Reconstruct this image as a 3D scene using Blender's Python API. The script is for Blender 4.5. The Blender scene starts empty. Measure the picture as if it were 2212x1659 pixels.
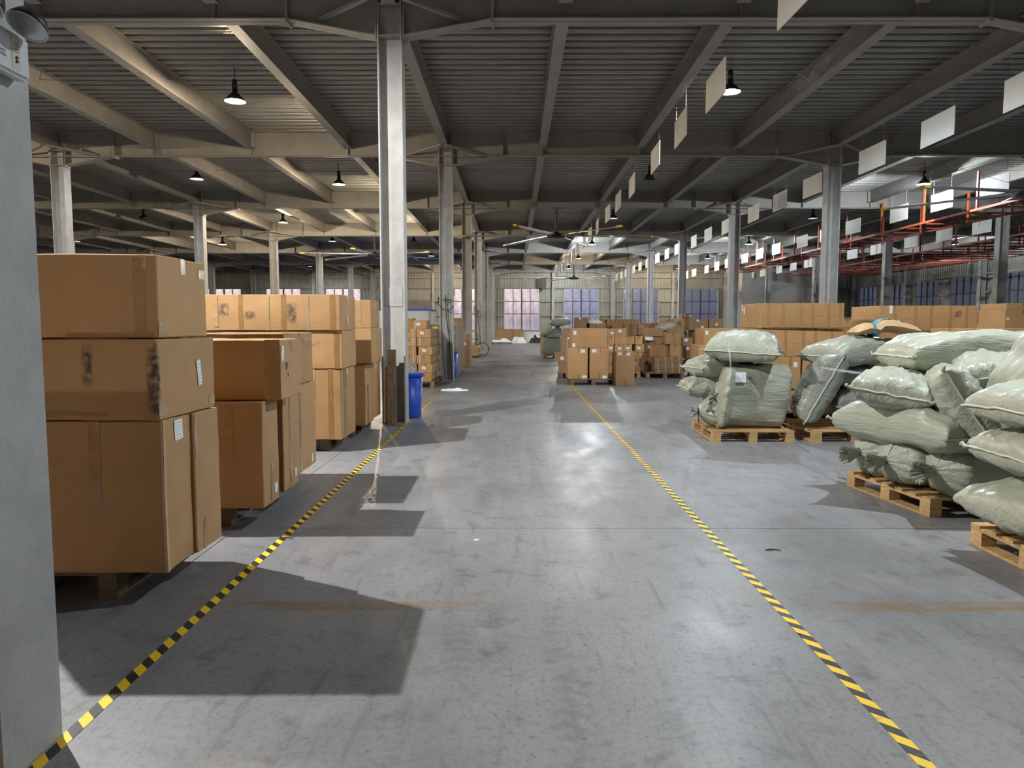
import bpy, bmesh, math, random
from mathutils import Vector, Matrix, noise, Euler

S = bpy.context.scene
C = S.collection
R = math.radians
PI = math.pi

# ------------------------------------------------------------------ camera, world, exposure
FPX, CH = 1560.0, 1.5                       # focal length in pixels of a 2212 wide frame, eye height
cam = bpy.data.objects.new('camera', bpy.data.cameras.new('camera'))
C.objects.link(cam)
cam.data.sensor_width = 36.0
cam.data.lens = FPX / 2212.0 * 36.0
cam.data.clip_start, cam.data.clip_end = 0.05, 400
cam.location = (0, 0, CH)
PITCH, YAW = math.atan(127.5 / FPX), math.atan(5 / FPX)
cam.rotation_euler = (PI / 2 - PITCH, 0, YAW)
S.camera = cam

S.view_settings.view_transform = 'Standard'
S.view_settings.look = 'None'
S.view_settings.gamma = 1.0
S.view_settings.use_curve_mapping = False
S.view_settings.exposure = 0.5
try:
    S.cycles.use_denoising = True
    S.cycles.denoiser = 'OPENIMAGEDENOISE'
    S.cycles.max_bounces = 4
    S.cycles.diffuse_bounces = 3
    S.cycles.glossy_bounces = 2
    S.cycles.transmission_bounces = 2
    S.cycles.transparent_max_bounces = 8
    S.cycles.use_adaptive_sampling = True
    S.cycles.adaptive_threshold = 0.1
    S.cycles.adaptive_min_samples = 12
    S.cycles.sample_clamp_indirect = 6
    S.cycles.caustics_reflective = False
    S.cycles.caustics_refractive = False
except Exception:
    pass

LAMP_W = 420.0                              # radiant power of one high-bay lamp
WARM, COOL, NEUTRAL = (1.0, 0.80, 0.55), (0.88, 0.95, 1.0), (1.0, 0.965, 0.92)

world = bpy.data.worlds.new('dusk'); S.world = world
world.use_nodes = True
wn = world.node_tree.nodes; wl = world.node_tree.links
wn.clear()
wo = wn.new('ShaderNodeOutputWorld'); bg = wn.new('ShaderNodeBackground')
tc = wn.new('ShaderNodeTexCoord'); sx = wn.new('ShaderNodeSeparateXYZ')
wl.new(tc.outputs['Generated'], sx.inputs[0])
m1 = wn.new('ShaderNodeValToRGB')                      # afterglow to the left, night to the right
azm = wn.new('ShaderNodeMapRange'); azm.inputs[1].default_value = -1.0; azm.inputs[2].default_value = 1.0
wl.new(sx.outputs['X'], azm.inputs[0]); wl.new(azm.outputs[0], m1.inputs[0])
cr = m1.color_ramp; cr.elements[0].position = 0.44; cr.elements[0].color = (1.25, 1.0, 1.0, 1); cr.elements[1].position = 0.95; cr.elements[1].color = (0.025, 0.028, 0.036, 1)
for p_, c_ in ((0.505, (1.1, 0.86, 0.86, 1)), (0.545, (0.42, 0.42, 0.58, 1)), (0.60, (0.12, 0.15, 0.235, 1)), (0.75, (0.05, 0.06, 0.085, 1))):
    e_ = cr.elements.new(p_); e_.color = c_
el = wn.new('ShaderNodeMapRange'); el.inputs[1].default_value = -0.02; el.inputs[2].default_value = 0.06
wl.new(sx.outputs['Z'], el.inputs[0])
m2 = wn.new('ShaderNodeMix'); m2.data_type = 'RGBA'
mg = wn.new('ShaderNodeMix'); mg.data_type = 'RGBA'; mg.blend_type = 'MULTIPLY'; mg.inputs[0].default_value = 1.0; mg.inputs[7].default_value = (0.33, 0.36, 0.48, 1)
wl.new(m1.outputs[0], mg.inputs[6]); wl.new(mg.outputs[2], m2.inputs[6])
wl.new(el.outputs[0], m2.inputs[0]); wl.new(m1.outputs[0], m2.inputs[7])
wl.new(m2.outputs[2], bg.inputs[0]); bg.inputs[1].default_value = 0.9
wl.new(bg.outputs[0], wo.inputs[0])

# ------------------------------------------------------------------ where a photograph pixel lies in the place
_cp, _sp, _cy, _sy = math.cos(PITCH), math.sin(PITCH), math.cos(YAW), math.sin(YAW)
def _ray(x, y):
    a, b = (x - 1106) / FPX, -(y - 829.5) / FPX
    dy, dz = _cp + _sp * b, -_sp + _cp * b
    return (a * _cy - dy * _sy, a * _sy + dy * _cy, dz)
def at(x, y, Y):
    r = _ray(x, y); t = Y / r[1]
    return r[0] * t, CH + r[2] * t
def on_floor(x, y, z=0):
    r = _ray(x, y); t = (z - CH) / r[2]
    return r[0] * t, r[1] * t
def in_view(pts, m=160):
    """is any of these points inside the frame, with a margin"""
    for X, Y, Z in pts:
        if Y < 0.6: continue
        dx, dy, dz = X * _cy + Y * _sy, -X * _sy + Y * _cy, Z - CH
        f = dy * _cp - dz * _sp; u = dy * _sp + dz * _cp
        if f < 0.3: continue
        px, py = 1106 + FPX * dx / f, 829.5 - FPX * u / f
        if -m < px < 2212 + m and -m < py < 1659 + m: return True
    return False

# ------------------------------------------------------------------ materials
MATS = {}
def mat(name, col, rough=0.6, metal=0.0, var=0.0, scale=4.0, bump=0.0, bscale=40.0, spec=0.5, coat=0.0, stretch=(1, 1, 1),
        emit=None, estr=0.0, rnd=0.0, coords='Object', rvar=0.0, dark=None):
    m = bpy.data.materials.new(name); m.use_nodes = True
    nt = m.node_tree; n = nt.nodes; l = nt.links
    b = n['Principled BSDF']
    b.inputs['Roughness'].default_value = rough
    b.inputs['Metallic'].default_value = metal
    b.inputs['Specular IOR Level'].default_value = spec
    if coat: b.inputs['Coat Weight'].default_value = coat; b.inputs['Coat Roughness'].default_value = 0.18
    t = n.new('ShaderNodeTexCoord'); mp = n.new('ShaderNodeMapping'); mp.inputs['Scale'].default_value = stretch
    l.new(t.outputs[coords], mp.inputs[0])
    nz = n.new('ShaderNodeTexNoise'); nz.inputs['Scale'].default_value = scale; nz.inputs['Detail'].default_value = 6
    nz.inputs['Roughness'].default_value = 0.62
    l.new(mp.outputs[0], nz.inputs['Vector'])
    mr = n.new('ShaderNodeMapRange'); mr.inputs[1].default_value = 0.3; mr.inputs[2].default_value = 0.7
    l.new(nz.outputs[0], mr.inputs[0])
    mx = n.new('ShaderNodeMix'); mx.data_type = 'RGBA'
    d = dark or tuple(c * (1 - var) for c in col)
    mx.inputs[6].default_value = (*d, 1); mx.inputs[7].default_value = (*[min(1, c * (1 + var * 0.6)) for c in col], 1)
    l.new(mr.outputs[0], mx.inputs[0])
    out = mx.outputs[2]
    if rnd:
        oi = n.new('ShaderNodeObjectInfo'); hs = n.new('ShaderNodeHueSaturation')
        r2 = n.new('ShaderNodeMapRange'); r2.inputs[3].default_value = 1 - rnd; r2.inputs[4].default_value = 1 + rnd
        l.new(oi.outputs['Random'], r2.inputs[0]); l.new(r2.outputs[0], hs.inputs['Value'])
        l.new(out, hs.inputs['Color']); out = hs.outputs[0]
    l.new(out, b.inputs['Base Color'])
    if rvar:
        rr = n.new('ShaderNodeMapRange'); rr.inputs[3].default_value = rough - rvar; rr.inputs[4].default_value = rough + rvar
        l.new(mr.outputs[0], rr.inputs[0]); l.new(rr.outputs[0], b.inputs['Roughness'])
    if bump:
        n2 = n.new('ShaderNodeTexNoise'); n2.inputs['Scale'].default_value = bscale; n2.inputs['Detail'].default_value = 4
        l.new(mp.outputs[0], n2.inputs['Vector'])
        bp = n.new('ShaderNodeBump'); bp.inputs['Strength'].default_value = bump; bp.inputs['Distance'].default_value = 0.01
        l.new(n2.outputs[0], bp.inputs['Height']); l.new(bp.outputs[0], b.inputs['Normal'])
    if emit:
        b.inputs['Emission Color'].default_value = (*emit, 1); b.inputs['Emission Strength'].default_value = estr
    MATS[name] = m
    return m

mat('steel', (0.35, 0.335, 0.308), 0.55, var=0.16, scale=1.6, bump=0.08, bscale=30)
mat('column_paint', (0.44, 0.44, 0.43), 0.6, var=0.2, scale=3.0, bump=0.25, bscale=45)
mat('deck_metal', (0.42, 0.42, 0.39), 0.42, metal=0.55, var=0.2, scale=2.2, stretch=(0.4, 3, 3))
mat('slab', (0.2, 0.2, 0.2), 0.9)
mat('cladding', (0.36, 0.36, 0.31), 0.5, metal=0.15, var=0.2, scale=0.8)
mat('white_wall', (0.70, 0.71, 0.72), 0.8, var=0.12, scale=1.0)
mat('grey_wall', (0.52, 0.51, 0.49), 0.85, var=0.12, scale=0.7)
mat('concrete_band', (0.22, 0.20, 0.18), 0.9, var=0.25, scale=3)
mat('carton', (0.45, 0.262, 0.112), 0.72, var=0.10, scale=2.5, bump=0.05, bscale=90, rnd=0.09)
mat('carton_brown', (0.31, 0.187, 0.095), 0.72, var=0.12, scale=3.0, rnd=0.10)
mat('carton_inside', (0.26, 0.16, 0.08), 0.8, var=0.1)
mat('packing_tape', (0.34, 0.185, 0.07), 0.22, var=0.16, scale=14, coat=0.5, bump=0.3, bscale=30)
mat('kraft_tape', (0.40, 0.225, 0.09), 0.35, var=0.1, scale=14, coat=0.3, bump=0.2, bscale=30)
mat('clear_tape', (0.47, 0.31, 0.16), 0.16, var=0.12, scale=20, coat=0.8, bump=0.5, bscale=40)
mat('wood', (0.52, 0.33, 0.15), 0.7, var=0.35, scale=6, stretch=(1, 6, 6), bump=0.2, bscale=30, rnd=0.14)
mat('old_wood', (0.27, 0.19, 0.12), 0.8, var=0.55, scale=7, stretch=(6, 6, 0.6), bump=0.4, bscale=25)
mat('grey_wood', (0.16, 0.12, 0.08), 0.8, var=0.4, scale=8, stretch=(1, 6, 6), bump=0.3)
mat('blue_plastic', (0.02, 0.09, 0.62), 0.38, var=0.06)
mat('blue_strap', (0.03, 0.04, 0.16), 0.4, var=0.2)
mat('white_cloth', (0.82, 0.83, 0.86), 0.6, var=0.05, bump=0.4, bscale=12)
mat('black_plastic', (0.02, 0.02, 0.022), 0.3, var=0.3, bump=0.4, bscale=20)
mat('black_paint', (0.018, 0.018, 0.018), 0.45)
mat('white_board', (0.72, 0.73, 0.70), 0.6, var=0.04)
mat('white_enamel', (0.66, 0.69, 0.72), 0.3, var=0.04, coat=0.3)
mat('cream_plastic', (0.56, 0.54, 0.42), 0.5)
mat('maroon', (0.16, 0.02, 0.03), 0.4)
mat('dark_ink', (0.03, 0.03, 0.035), 0.6)
mat('orange_steel', (0.55, 0.10, 0.03), 0.5, var=0.25, scale=5)
mat('red_oxide', (0.23, 0.035, 0.02), 0.6, var=0.3, scale=5)
mat('alu', (0.62, 0.64, 0.65), 0.28, metal=0.8, var=0.05)
mat('yellow_tip', (0.72, 0.50, 0.02), 0.5)
mat('cable_grey', (0.33, 0.31, 0.27), 0.6)
mat('kraft', (0.60, 0.40, 0.20), 0.6, var=0.12, scale=8, bump=0.35, bscale=18)
mat('kraft_blue', (0.05, 0.30, 0.42), 0.5, var=0.12, scale=8, bump=0.35, bscale=18)
mat('yellow_paper', (0.75, 0.62, 0.02), 0.6)
mat('green_plastic', (0.10, 0.45, 0.20), 0.4)
mat('pale_wood', (0.58, 0.43, 0.25), 0.7, var=0.2, scale=6, rnd=0.1)
mat('window_frame', (0.06, 0.065, 0.075), 0.5)
mat('rubber', (0.02, 0.02, 0.02), 0.7)
mat('mauve_mark', (0.20, 0.17, 0.17), 0.7, var=0.2)
mat('bulb_warm', (1, 0.9, 0.7), 0.5, emit=(1.0, 0.86, 0.62), estr=26)
mat('bulb_cool', (1, 1, 1), 0.5, emit=(0.90, 0.96, 1.0), estr=30)
mat('bulb_dim', (1, 1, 1), 0.5, emit=(0.95, 0.97, 1.0), estr=5)
mat('bulb_off', (0.30, 0.29, 0.28), 0.3)

def make_sack_mat(name, col):
    m = mat(name, col, 0.50, var=0.10, scale=3.0, spec=0.5, rnd=0.07)
    nt = m.node_tree; n = nt.nodes; l = nt.links; b = n['Principled BSDF']
    tcs = [x for x in n if x.type == 'TEX_COORD'][0]
    # plastic sheen in patches, creases and fine weave
    cz = n.new('ShaderNodeTexNoise'); cz.inputs['Scale'].default_value = 3.2; cz.inputs['Detail'].default_value = 3
    l.new(tcs.outputs['Object'], cz.inputs['Vector'])
    cr = n.new('ShaderNodeMapRange'); cr.inputs[1].default_value = 0.42; cr.inputs[2].default_value = 0.62; cr.inputs[3].default_value = 0.05; cr.inputs[4].default_value = 0.7
    l.new(cz.outputs[0], cr.inputs[0]); l.new(cr.outputs[0], b.inputs['Coat Weight'])
    b.inputs['Coat Roughness'].default_value = 0.22
    mp = n.new('ShaderNodeMapping'); mp.inputs['Scale'].default_value = (1.2, 5.0, 5.0); l.new(tcs.outputs['Object'], mp.inputs[0])
    mp2 = n.new('ShaderNodeMapping'); mp2.inputs['Scale'].default_value = (30, 170, 120); l.new(tcs.outputs['Object'], mp2.inputs[0])
    a = n.new('ShaderNodeTexNoise'); a.inputs['Scale'].default_value = 4; a.inputs['Detail'].default_value = 5; a.inputs['Distortion'].default_value = 0.8
    l.new(mp.outputs[0], a.inputs['Vector'])
    w = n.new('ShaderNodeTexNoise'); w.inputs['Scale'].default_value = 1.0; w.inputs['Detail'].default_value = 2
    l.new(mp2.outputs[0], w.inputs['Vector'])
    b1 = n.new('ShaderNodeBump'); b1.inputs['Strength'].default_value = 0.8; b1.inputs['Distance'].default_value = 0.02
    b2 = n.new('ShaderNodeBump'); b2.inputs['Strength'].default_value = 0.25; b2.inputs['Distance'].default_value = 0.004
    l.new(a.outputs[0], b1.inputs['Height']); l.new(w.outputs[0], b2.inputs['Height'])
    l.new(b1.outputs[0], b2.inputs['Normal']); l.new(b2.outputs[0], b.inputs['Normal'])
    return m
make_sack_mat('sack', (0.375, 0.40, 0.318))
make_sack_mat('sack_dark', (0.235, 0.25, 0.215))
mat('sack_cord', (0.55, 0.57, 0.47), 0.7)

def make_film(name, alpha, col=(0.9, 0.92, 0.92), crease=0.6, scale=9):
    m = bpy.data.materials.new(name); m.use_nodes = True
    nt = m.node_tree; n = nt.nodes; l = nt.links; n.clear()
    o = n.new('ShaderNodeOutputMaterial'); mx = n.new('ShaderNodeMixShader'); tr = n.new('ShaderNodeBsdfTransparent')
    p = n.new('ShaderNodeBsdfPrincipled'); p.inputs['Base Color'].default_value = (*col, 1); p.inputs['Roughness'].default_value = 0.12
    t = n.new('ShaderNodeTexCoord'); z = n.new('ShaderNodeTexNoise'); z.inputs['Scale'].default_value = scale
    l.new(t.outputs['Object'], z.inputs['Vector'])
    r = n.new('ShaderNodeMapRange'); r.inputs[1].default_value = 0.35; r.inputs[2].default_value = 0.75; r.inputs[3].default_value = alpha * 0.4; r.inputs[4].default_value = alpha * 1.5
    l.new(z.outputs[0], r.inputs[0]); l.new(r.outputs[0], mx.inputs[0])
    bp = n.new('ShaderNodeBump'); bp.inputs['Strength'].default_value = crease; bp.inputs['Distance'].default_value = 0.02
    l.new(z.outputs[0], bp.inputs['Height']); l.new(bp.outputs[0], p.inputs['Normal'])
    l.new(tr.outputs[0], mx.inputs[1]); l.new(p.outputs[0], mx.inputs[2]); l.new(mx.outputs[0], o.inputs[0])
    MATS[name] = m
make_film('film', 0.22)
make_film('clear_bag', 0.45, (0.55, 0.60, 0.58))
make_film('pane', 0.30, (0.28, 0.29, 0.33), 0.03, 1.3)

def make_scuff():
    m = bpy.data.materials.new('scuff'); m.use_nodes = True; nt = m.node_tree; n = nt.nodes; l = nt.links; n.clear()
    o = n.new('ShaderNodeOutputMaterial'); mx = n.new('ShaderNodeMixShader'); tr = n.new('ShaderNodeBsdfTransparent'); p = n.new('ShaderNodeBsdfPrincipled')
    p.inputs['Base Color'].default_value = (0.11, 0.09, 0.08, 1); p.inputs['Roughness'].default_value = 0.8
    a = n.new('ShaderNodeAttribute'); a.attribute_name = 'soft'; t = n.new('ShaderNodeTexCoord'); z = n.new('ShaderNodeTexNoise'); z.inputs['Scale'].default_value = 26; z.inputs['Detail'].default_value = 5
    l.new(t.outputs['Object'], z.inputs['Vector'])
    r = n.new('ShaderNodeMapRange'); r.inputs[1].default_value = 0.36; r.inputs[2].default_value = 0.62; l.new(z.outputs[0], r.inputs[0])
    k = n.new('ShaderNodeMath'); k.operation = 'MULTIPLY'; l.new(a.outputs['Fac'], k.inputs[0]); l.new(r.outputs[0], k.inputs[1])
    k2 = n.new('ShaderNodeMath'); k2.operation = 'MULTIPLY'; k2.inputs[1].default_value = 0.85; l.new(k.outputs[0], k2.inputs[0])
    l.new(k2.outputs[0], mx.inputs[0]); l.new(tr.outputs[0], mx.inputs[1]); l.new(p.outputs[0], mx.inputs[2]); l.new(mx.outputs[0], o.inputs[0]); MATS['scuff'] = m
make_scuff()

def make_label_mat():
    """white paper with rows of fine dark print"""
    m = mat('paper', (0.80, 0.82, 0.84), 0.6)
    nt = m.node_tree; n = nt.nodes; l = nt.links; b = n['Principled BSDF']
    t = n.new('ShaderNodeTexCoord'); s = n.new('ShaderNodeSeparateXYZ'); l.new(t.outputs['Generated'], s.inputs[0])
    wv = n.new('ShaderNodeMath'); wv.operation = 'MULTIPLY'; wv.inputs[1].default_value = 7.0; l.new(s.outputs['Z'], wv.inputs[0])
    fr = n.new('ShaderNodeMath'); fr.operation = 'FRACT'; l.new(wv.outputs[0], fr.inputs[0])
    gt = n.new('ShaderNodeMath'); gt.operation = 'GREATER_THAN'; gt.inputs[1].default_value = 0.62; l.new(fr.outputs[0], gt.inputs[0])
    nz = n.new('ShaderNodeTexNoise'); nz.inputs['Scale'].default_value = 14; l.new(t.outputs['Generated'], nz.inputs['Vector'])
    g2 = n.new('ShaderNodeMath'); g2.operation = 'GREATER_THAN'; g2.inputs[1].default_value = 0.5; l.new(nz.outputs[0], g2.inputs[0])
    mu = n.new('ShaderNodeMath'); mu.operation = 'MULTIPLY'; l.new(gt.outputs[0], mu.inputs[0]); l.new(g2.outputs[0], mu.inputs[1])
    m3 = n.new('ShaderNodeMath'); m3.operation = 'MULTIPLY'; m3.inputs[1].default_value = 0.55; l.new(mu.outputs[0], m3.inputs[0])
    mx = n.new('ShaderNodeMix'); mx.data_type = 'RGBA'; mx.inputs[6].default_value = (0.80, 0.82, 0.84, 1); mx.inputs[7].default_value = (0.25, 0.25, 0.28, 1)
    l.new(m3.outputs[0], mx.inputs[0]); l.new(mx.outputs[2], b.inputs['Base Color'])
make_label_mat()

def make_hazard(name, period, wear=0.0):
    m = mat(name, (0.8, 0.55, 0.0), 0.45)
    nt = m.node_tree; n = nt.nodes; l = nt.links; b = n['Principled BSDF']
    t = n.new('ShaderNodeTexCoord'); s = n.new('ShaderNodeSeparateXYZ'); l.new(t.outputs['Object'], s.inputs[0])
    ad = n.new('ShaderNodeMath'); ad.operation = 'ADD'; l.new(s.outputs['X'], ad.inputs[0]); l.new(s.outputs['Y'], ad.inputs[1])
    dv = n.new('ShaderNodeMath'); dv.operation = 'DIVIDE'; dv.inputs[1].default_value = period; l.new(ad.outputs[0], dv.inputs[0])
    fr = n.new('ShaderNodeMath'); fr.operation = 'FRACT'; l.new(dv.outputs[0], fr.inputs[0])
    gt = n.new('ShaderNodeMath'); gt.operation = 'GREATER_THAN'; gt.inputs[1].default_value = 0.5; l.new(fr.outputs[0], gt.inputs[0])
    mx = n.new('ShaderNodeMix'); mx.data_type = 'RGBA'; mx.inputs[6].default_value = (0.018, 0.018, 0.02, 1); mx.inputs[7].default_value = (0.83, 0.56, 0.015, 1)
    l.new(gt.outputs[0], mx.inputs[0])
    nz = n.new('ShaderNodeTexNoise'); nz.inputs['Scale'].default_value = 30; nz.inputs['Detail'].default_value = 5; l.new(t.outputs['Object'], nz.inputs['Vector'])
    g2 = n.new('ShaderNodeMapRange'); g2.inputs[1].default_value = 0.62 - wear * 0.3; g2.inputs[2].default_value = 0.70 - wear * 0.2; g2.inputs[4].default_value = 0.35 + wear * 0.5
    l.new(nz.outputs[0], g2.inputs[0])
    m2 = n.new('ShaderNodeMix'); m2.data_type = 'RGBA'; m2.inputs[7].default_value = (0.16, 0.155, 0.14, 1)
    l.new(g2.outputs[0], m2.inputs[0]); l.new(mx.outputs[2], m2.inputs[6]); l.new(m2.outputs[2], b.inputs['Base Color'])
make_hazard('hazard_left', 0.1333)
make_hazard('hazard_right', 0.1333, 0.08)
make_hazard('hazard_worn', 0.1333, 0.8)

def make_floor_mat():
    m = mat('floor_concrete', (0.24, 0.245, 0.255), 0.34)
    nt = m.node_tree; n = nt.nodes; l = nt.links; b = n['Principled BSDF']
    for x in list(n):
        if x.type not in ('BSDF_PRINCIPLED', 'OUTPUT_MATERIAL'): n.remove(x)
    g = n.new('ShaderNodeNewGeometry')
    def nz(scale, det=6, stretch=(1, 1, 1), rough=0.6, dist=0.0):
        mp = n.new('ShaderNodeMapping'); mp.inputs['Scale'].default_value = stretch; l.new(g.outputs['Position'], mp.inputs[0])
        q = n.new('ShaderNodeTexNoise'); q.inputs['Scale'].default_value = scale; q.inputs['Detail'].default_value = det
        q.inputs['Roughness'].default_value = rough; q.inputs['Distortion'].default_value = dist
        l.new(mp.outputs[0], q.inputs['Vector']); return q.outputs[0]
    def rng(s, a, c, lo=0.0, hi=1.0):
        r = n.new('ShaderNodeMapRange'); r.inputs[1].default_value = a; r.inputs[2].default_value = c; r.inputs[3].default_value = lo; r.inputs[4].default_value = hi
        l.new(s, r.inputs[0]); return r.outputs[0]
    def mix(f, c1, c2):
        q = n.new('ShaderNodeMix'); q.data_type = 'RGBA'; l.new(f, q.inputs[0])
        for i, c in ((6, c1), (7, c2)):
            if isinstance(c, tuple): q.inputs[i].default_value = (*c, 1)
            else: l.new(c, q.inputs[i])
        return q.outputs[2]
    def math2(op, a, c):
        q = n.new('ShaderNodeMath'); q.operation = op
        for i, v in enumerate((a, c)):
            if isinstance(v, (int, float)): q.inputs[i].default_value = v
            else: l.new(v, q.inputs[i])
        return q.outputs[0]
    big = rng(nz(0.55, 5, (1, 0.6, 1)), 0.32, 0.68)
    col = mix(big, (0.145, 0.148, 0.156), (0.270, 0.275, 0.287))
    col = mix(rng(nz(5.5, 6, (1, 1, 1), 0.68), 0.46, 0.28, 0, 0.75), col, (0.085, 0.085, 0.09))
    # scuffs dragged along the aisle, and scattered pits
    scuff = rng(nz(3.0, 6, (5.0, 0.55, 1), 0.7, 0.6), 0.55, 0.72, 0, 0.55)
    col = mix(scuff, col, (0.085, 0.085, 0.09))
    col = mix(math2('MULTIPLY', rng(nz(38, 3, (1, 0.8, 1), 0.7), 0.50, 0.36), 0.34), col, (0.09, 0.09, 0.095))
    # lighter cloudy wear and tyre tracks of rolling trucks
    sx_ = n.new('ShaderNodeSeparateXYZ'); l.new(g.outputs['Position'], sx_.inputs[0])
    wob, patch = math2('ADD', sx_.outputs['X'], math2('MULTIPLY', nz(0.35, 1), 0.55)), rng(nz(1.1, 4), 0.46, 0.62, 0, 0.45)
    for cx, wd in ((-0.28, 0.10), (0.22, 0.07), (0.62, 0.09)):
        dd = math2('ABSOLUTE', math2('SUBTRACT', wob, cx + 0.27), 0)
        tread = math2('FRACT', math2('MULTIPLY', math2('ADD', sx_.outputs['Y'], math2('MULTIPLY', dd, 0.6)), 11.0), 0)
        trk = math2('MULTIPLY', rng(dd, wd, wd * 0.55), math2('MULTIPLY', rng(tread, 0.45, 0.6, 0.35, 1.0), patch))
        col = mix(trk, col, (0.085, 0.085, 0.09))
    pits = rng(nz(26, 3, (1, 1, 1), 0.6), 0.62, 0.72, 0, 0.6)
    col = mix(pits, col, (0.07, 0.07, 0.075))
    pale = rng(nz(1.7, 6, (1.2, 0.8, 1), 0.65), 0.56, 0.72, 0, 0.45)
    col = mix(pale, col, (0.28, 0.28, 0.285))
    # remains of an old line across the floor
    s = n.new('ShaderNodeSeparateXYZ'); l.new(g.outputs['Position'], s.inputs[0])
    dist = math2('ABSOLUTE', math2('SUBTRACT', s.outputs['Y'], 3.755), 0)
    band = rng(dist, 0.075, 0.065)
    edge = math2('MULTIPLY', band, rng(dist, 0.052, 0.060))
    wornn = nz(4.0, 5, (0.6, 3, 1), 0.7)
    xin = math2('MULTIPLY', rng(s.outputs['X'], -1.95, -1.5), rng(s.outputs['X'], 5.5, 4.5))
    gapx = rng(math2('ABSOLUTE', math2('SUBTRACT', s.outputs['X'], 0.75), 0), 0.7, 1.3, 0.15, 1.0)
    k = math2('MULTIPLY', xin, gapx)
    col = mix(math2('MULTIPLY', math2('MULTIPLY', band, rng(wornn, 0.36, 0.60, 0.05, 0.75)), k), col, (0.185, 0.105, 0.04))
    col = mix(math2('MULTIPLY', math2('MULTIPLY', edge, rng(nz(16, 4, (0.4, 2, 1)), 0.5, 0.62, 0, 0.7)), k), col, (0.26, 0.22, 0.10))
    l.new(col, b.inputs['Base Color'])
    l.new(math2('ADD', rng(nz(2.2, 6, (1.5, 0.7, 1)), 0.3, 0.7, 0.33, 0.50), 0.0), b.inputs['Roughness'])
    b.inputs['Specular IOR Level'].default_value = 0.38
    bp = n.new('ShaderNodeBump'); bp.inputs['Strength'].default_value = 0.12; bp.inputs['Distance'].default_value = 0.01
    l.new(nz(14, 6, (1, 1, 1), 0.65), bp.inputs['Height']); l.new(bp.outputs[0], b.inputs['Normal'])
make_floor_mat()

# ------------------------------------------------------------------ mesh helpers
def mesh(name, verts, faces, smooth=False):
    me = bpy.data.meshes.new(name); me.from_pydata([tuple(v) for v in verts], [], faces); me.validate(); me.update()
    if smooth:
        for p in me.polygons: p.use_smooth = True
    return me
def link(name, me, m, parent=None, loc=None, rot=None):
    o = bpy.data.objects.new(name, me); C.objects.link(o)
    if m and me is not None and not me.materials: me.materials.append(MATS[m])
    if parent: o.parent = parent
    if loc: o.location = loc
    if rot: o.rotation_euler = rot
    return o
LABELS = {}
def tag(o, label=None, cat=None, group=None, kind=None):
    if label:
        o['label'] = label; LABELS.setdefault(label, []).append((o.name, group))
    if cat: o['category'] = cat
    if group: o['group'] = group
    if kind: o['kind'] = kind
    return o
def empty(name, loc=(0, 0, 0), rz=0):
    o = bpy.data.objects.new(name, None); C.objects.link(o); o.location = loc; o.rotation_euler = (0, 0, rz)
    o.empty_display_size = 0.1
    return o
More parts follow.
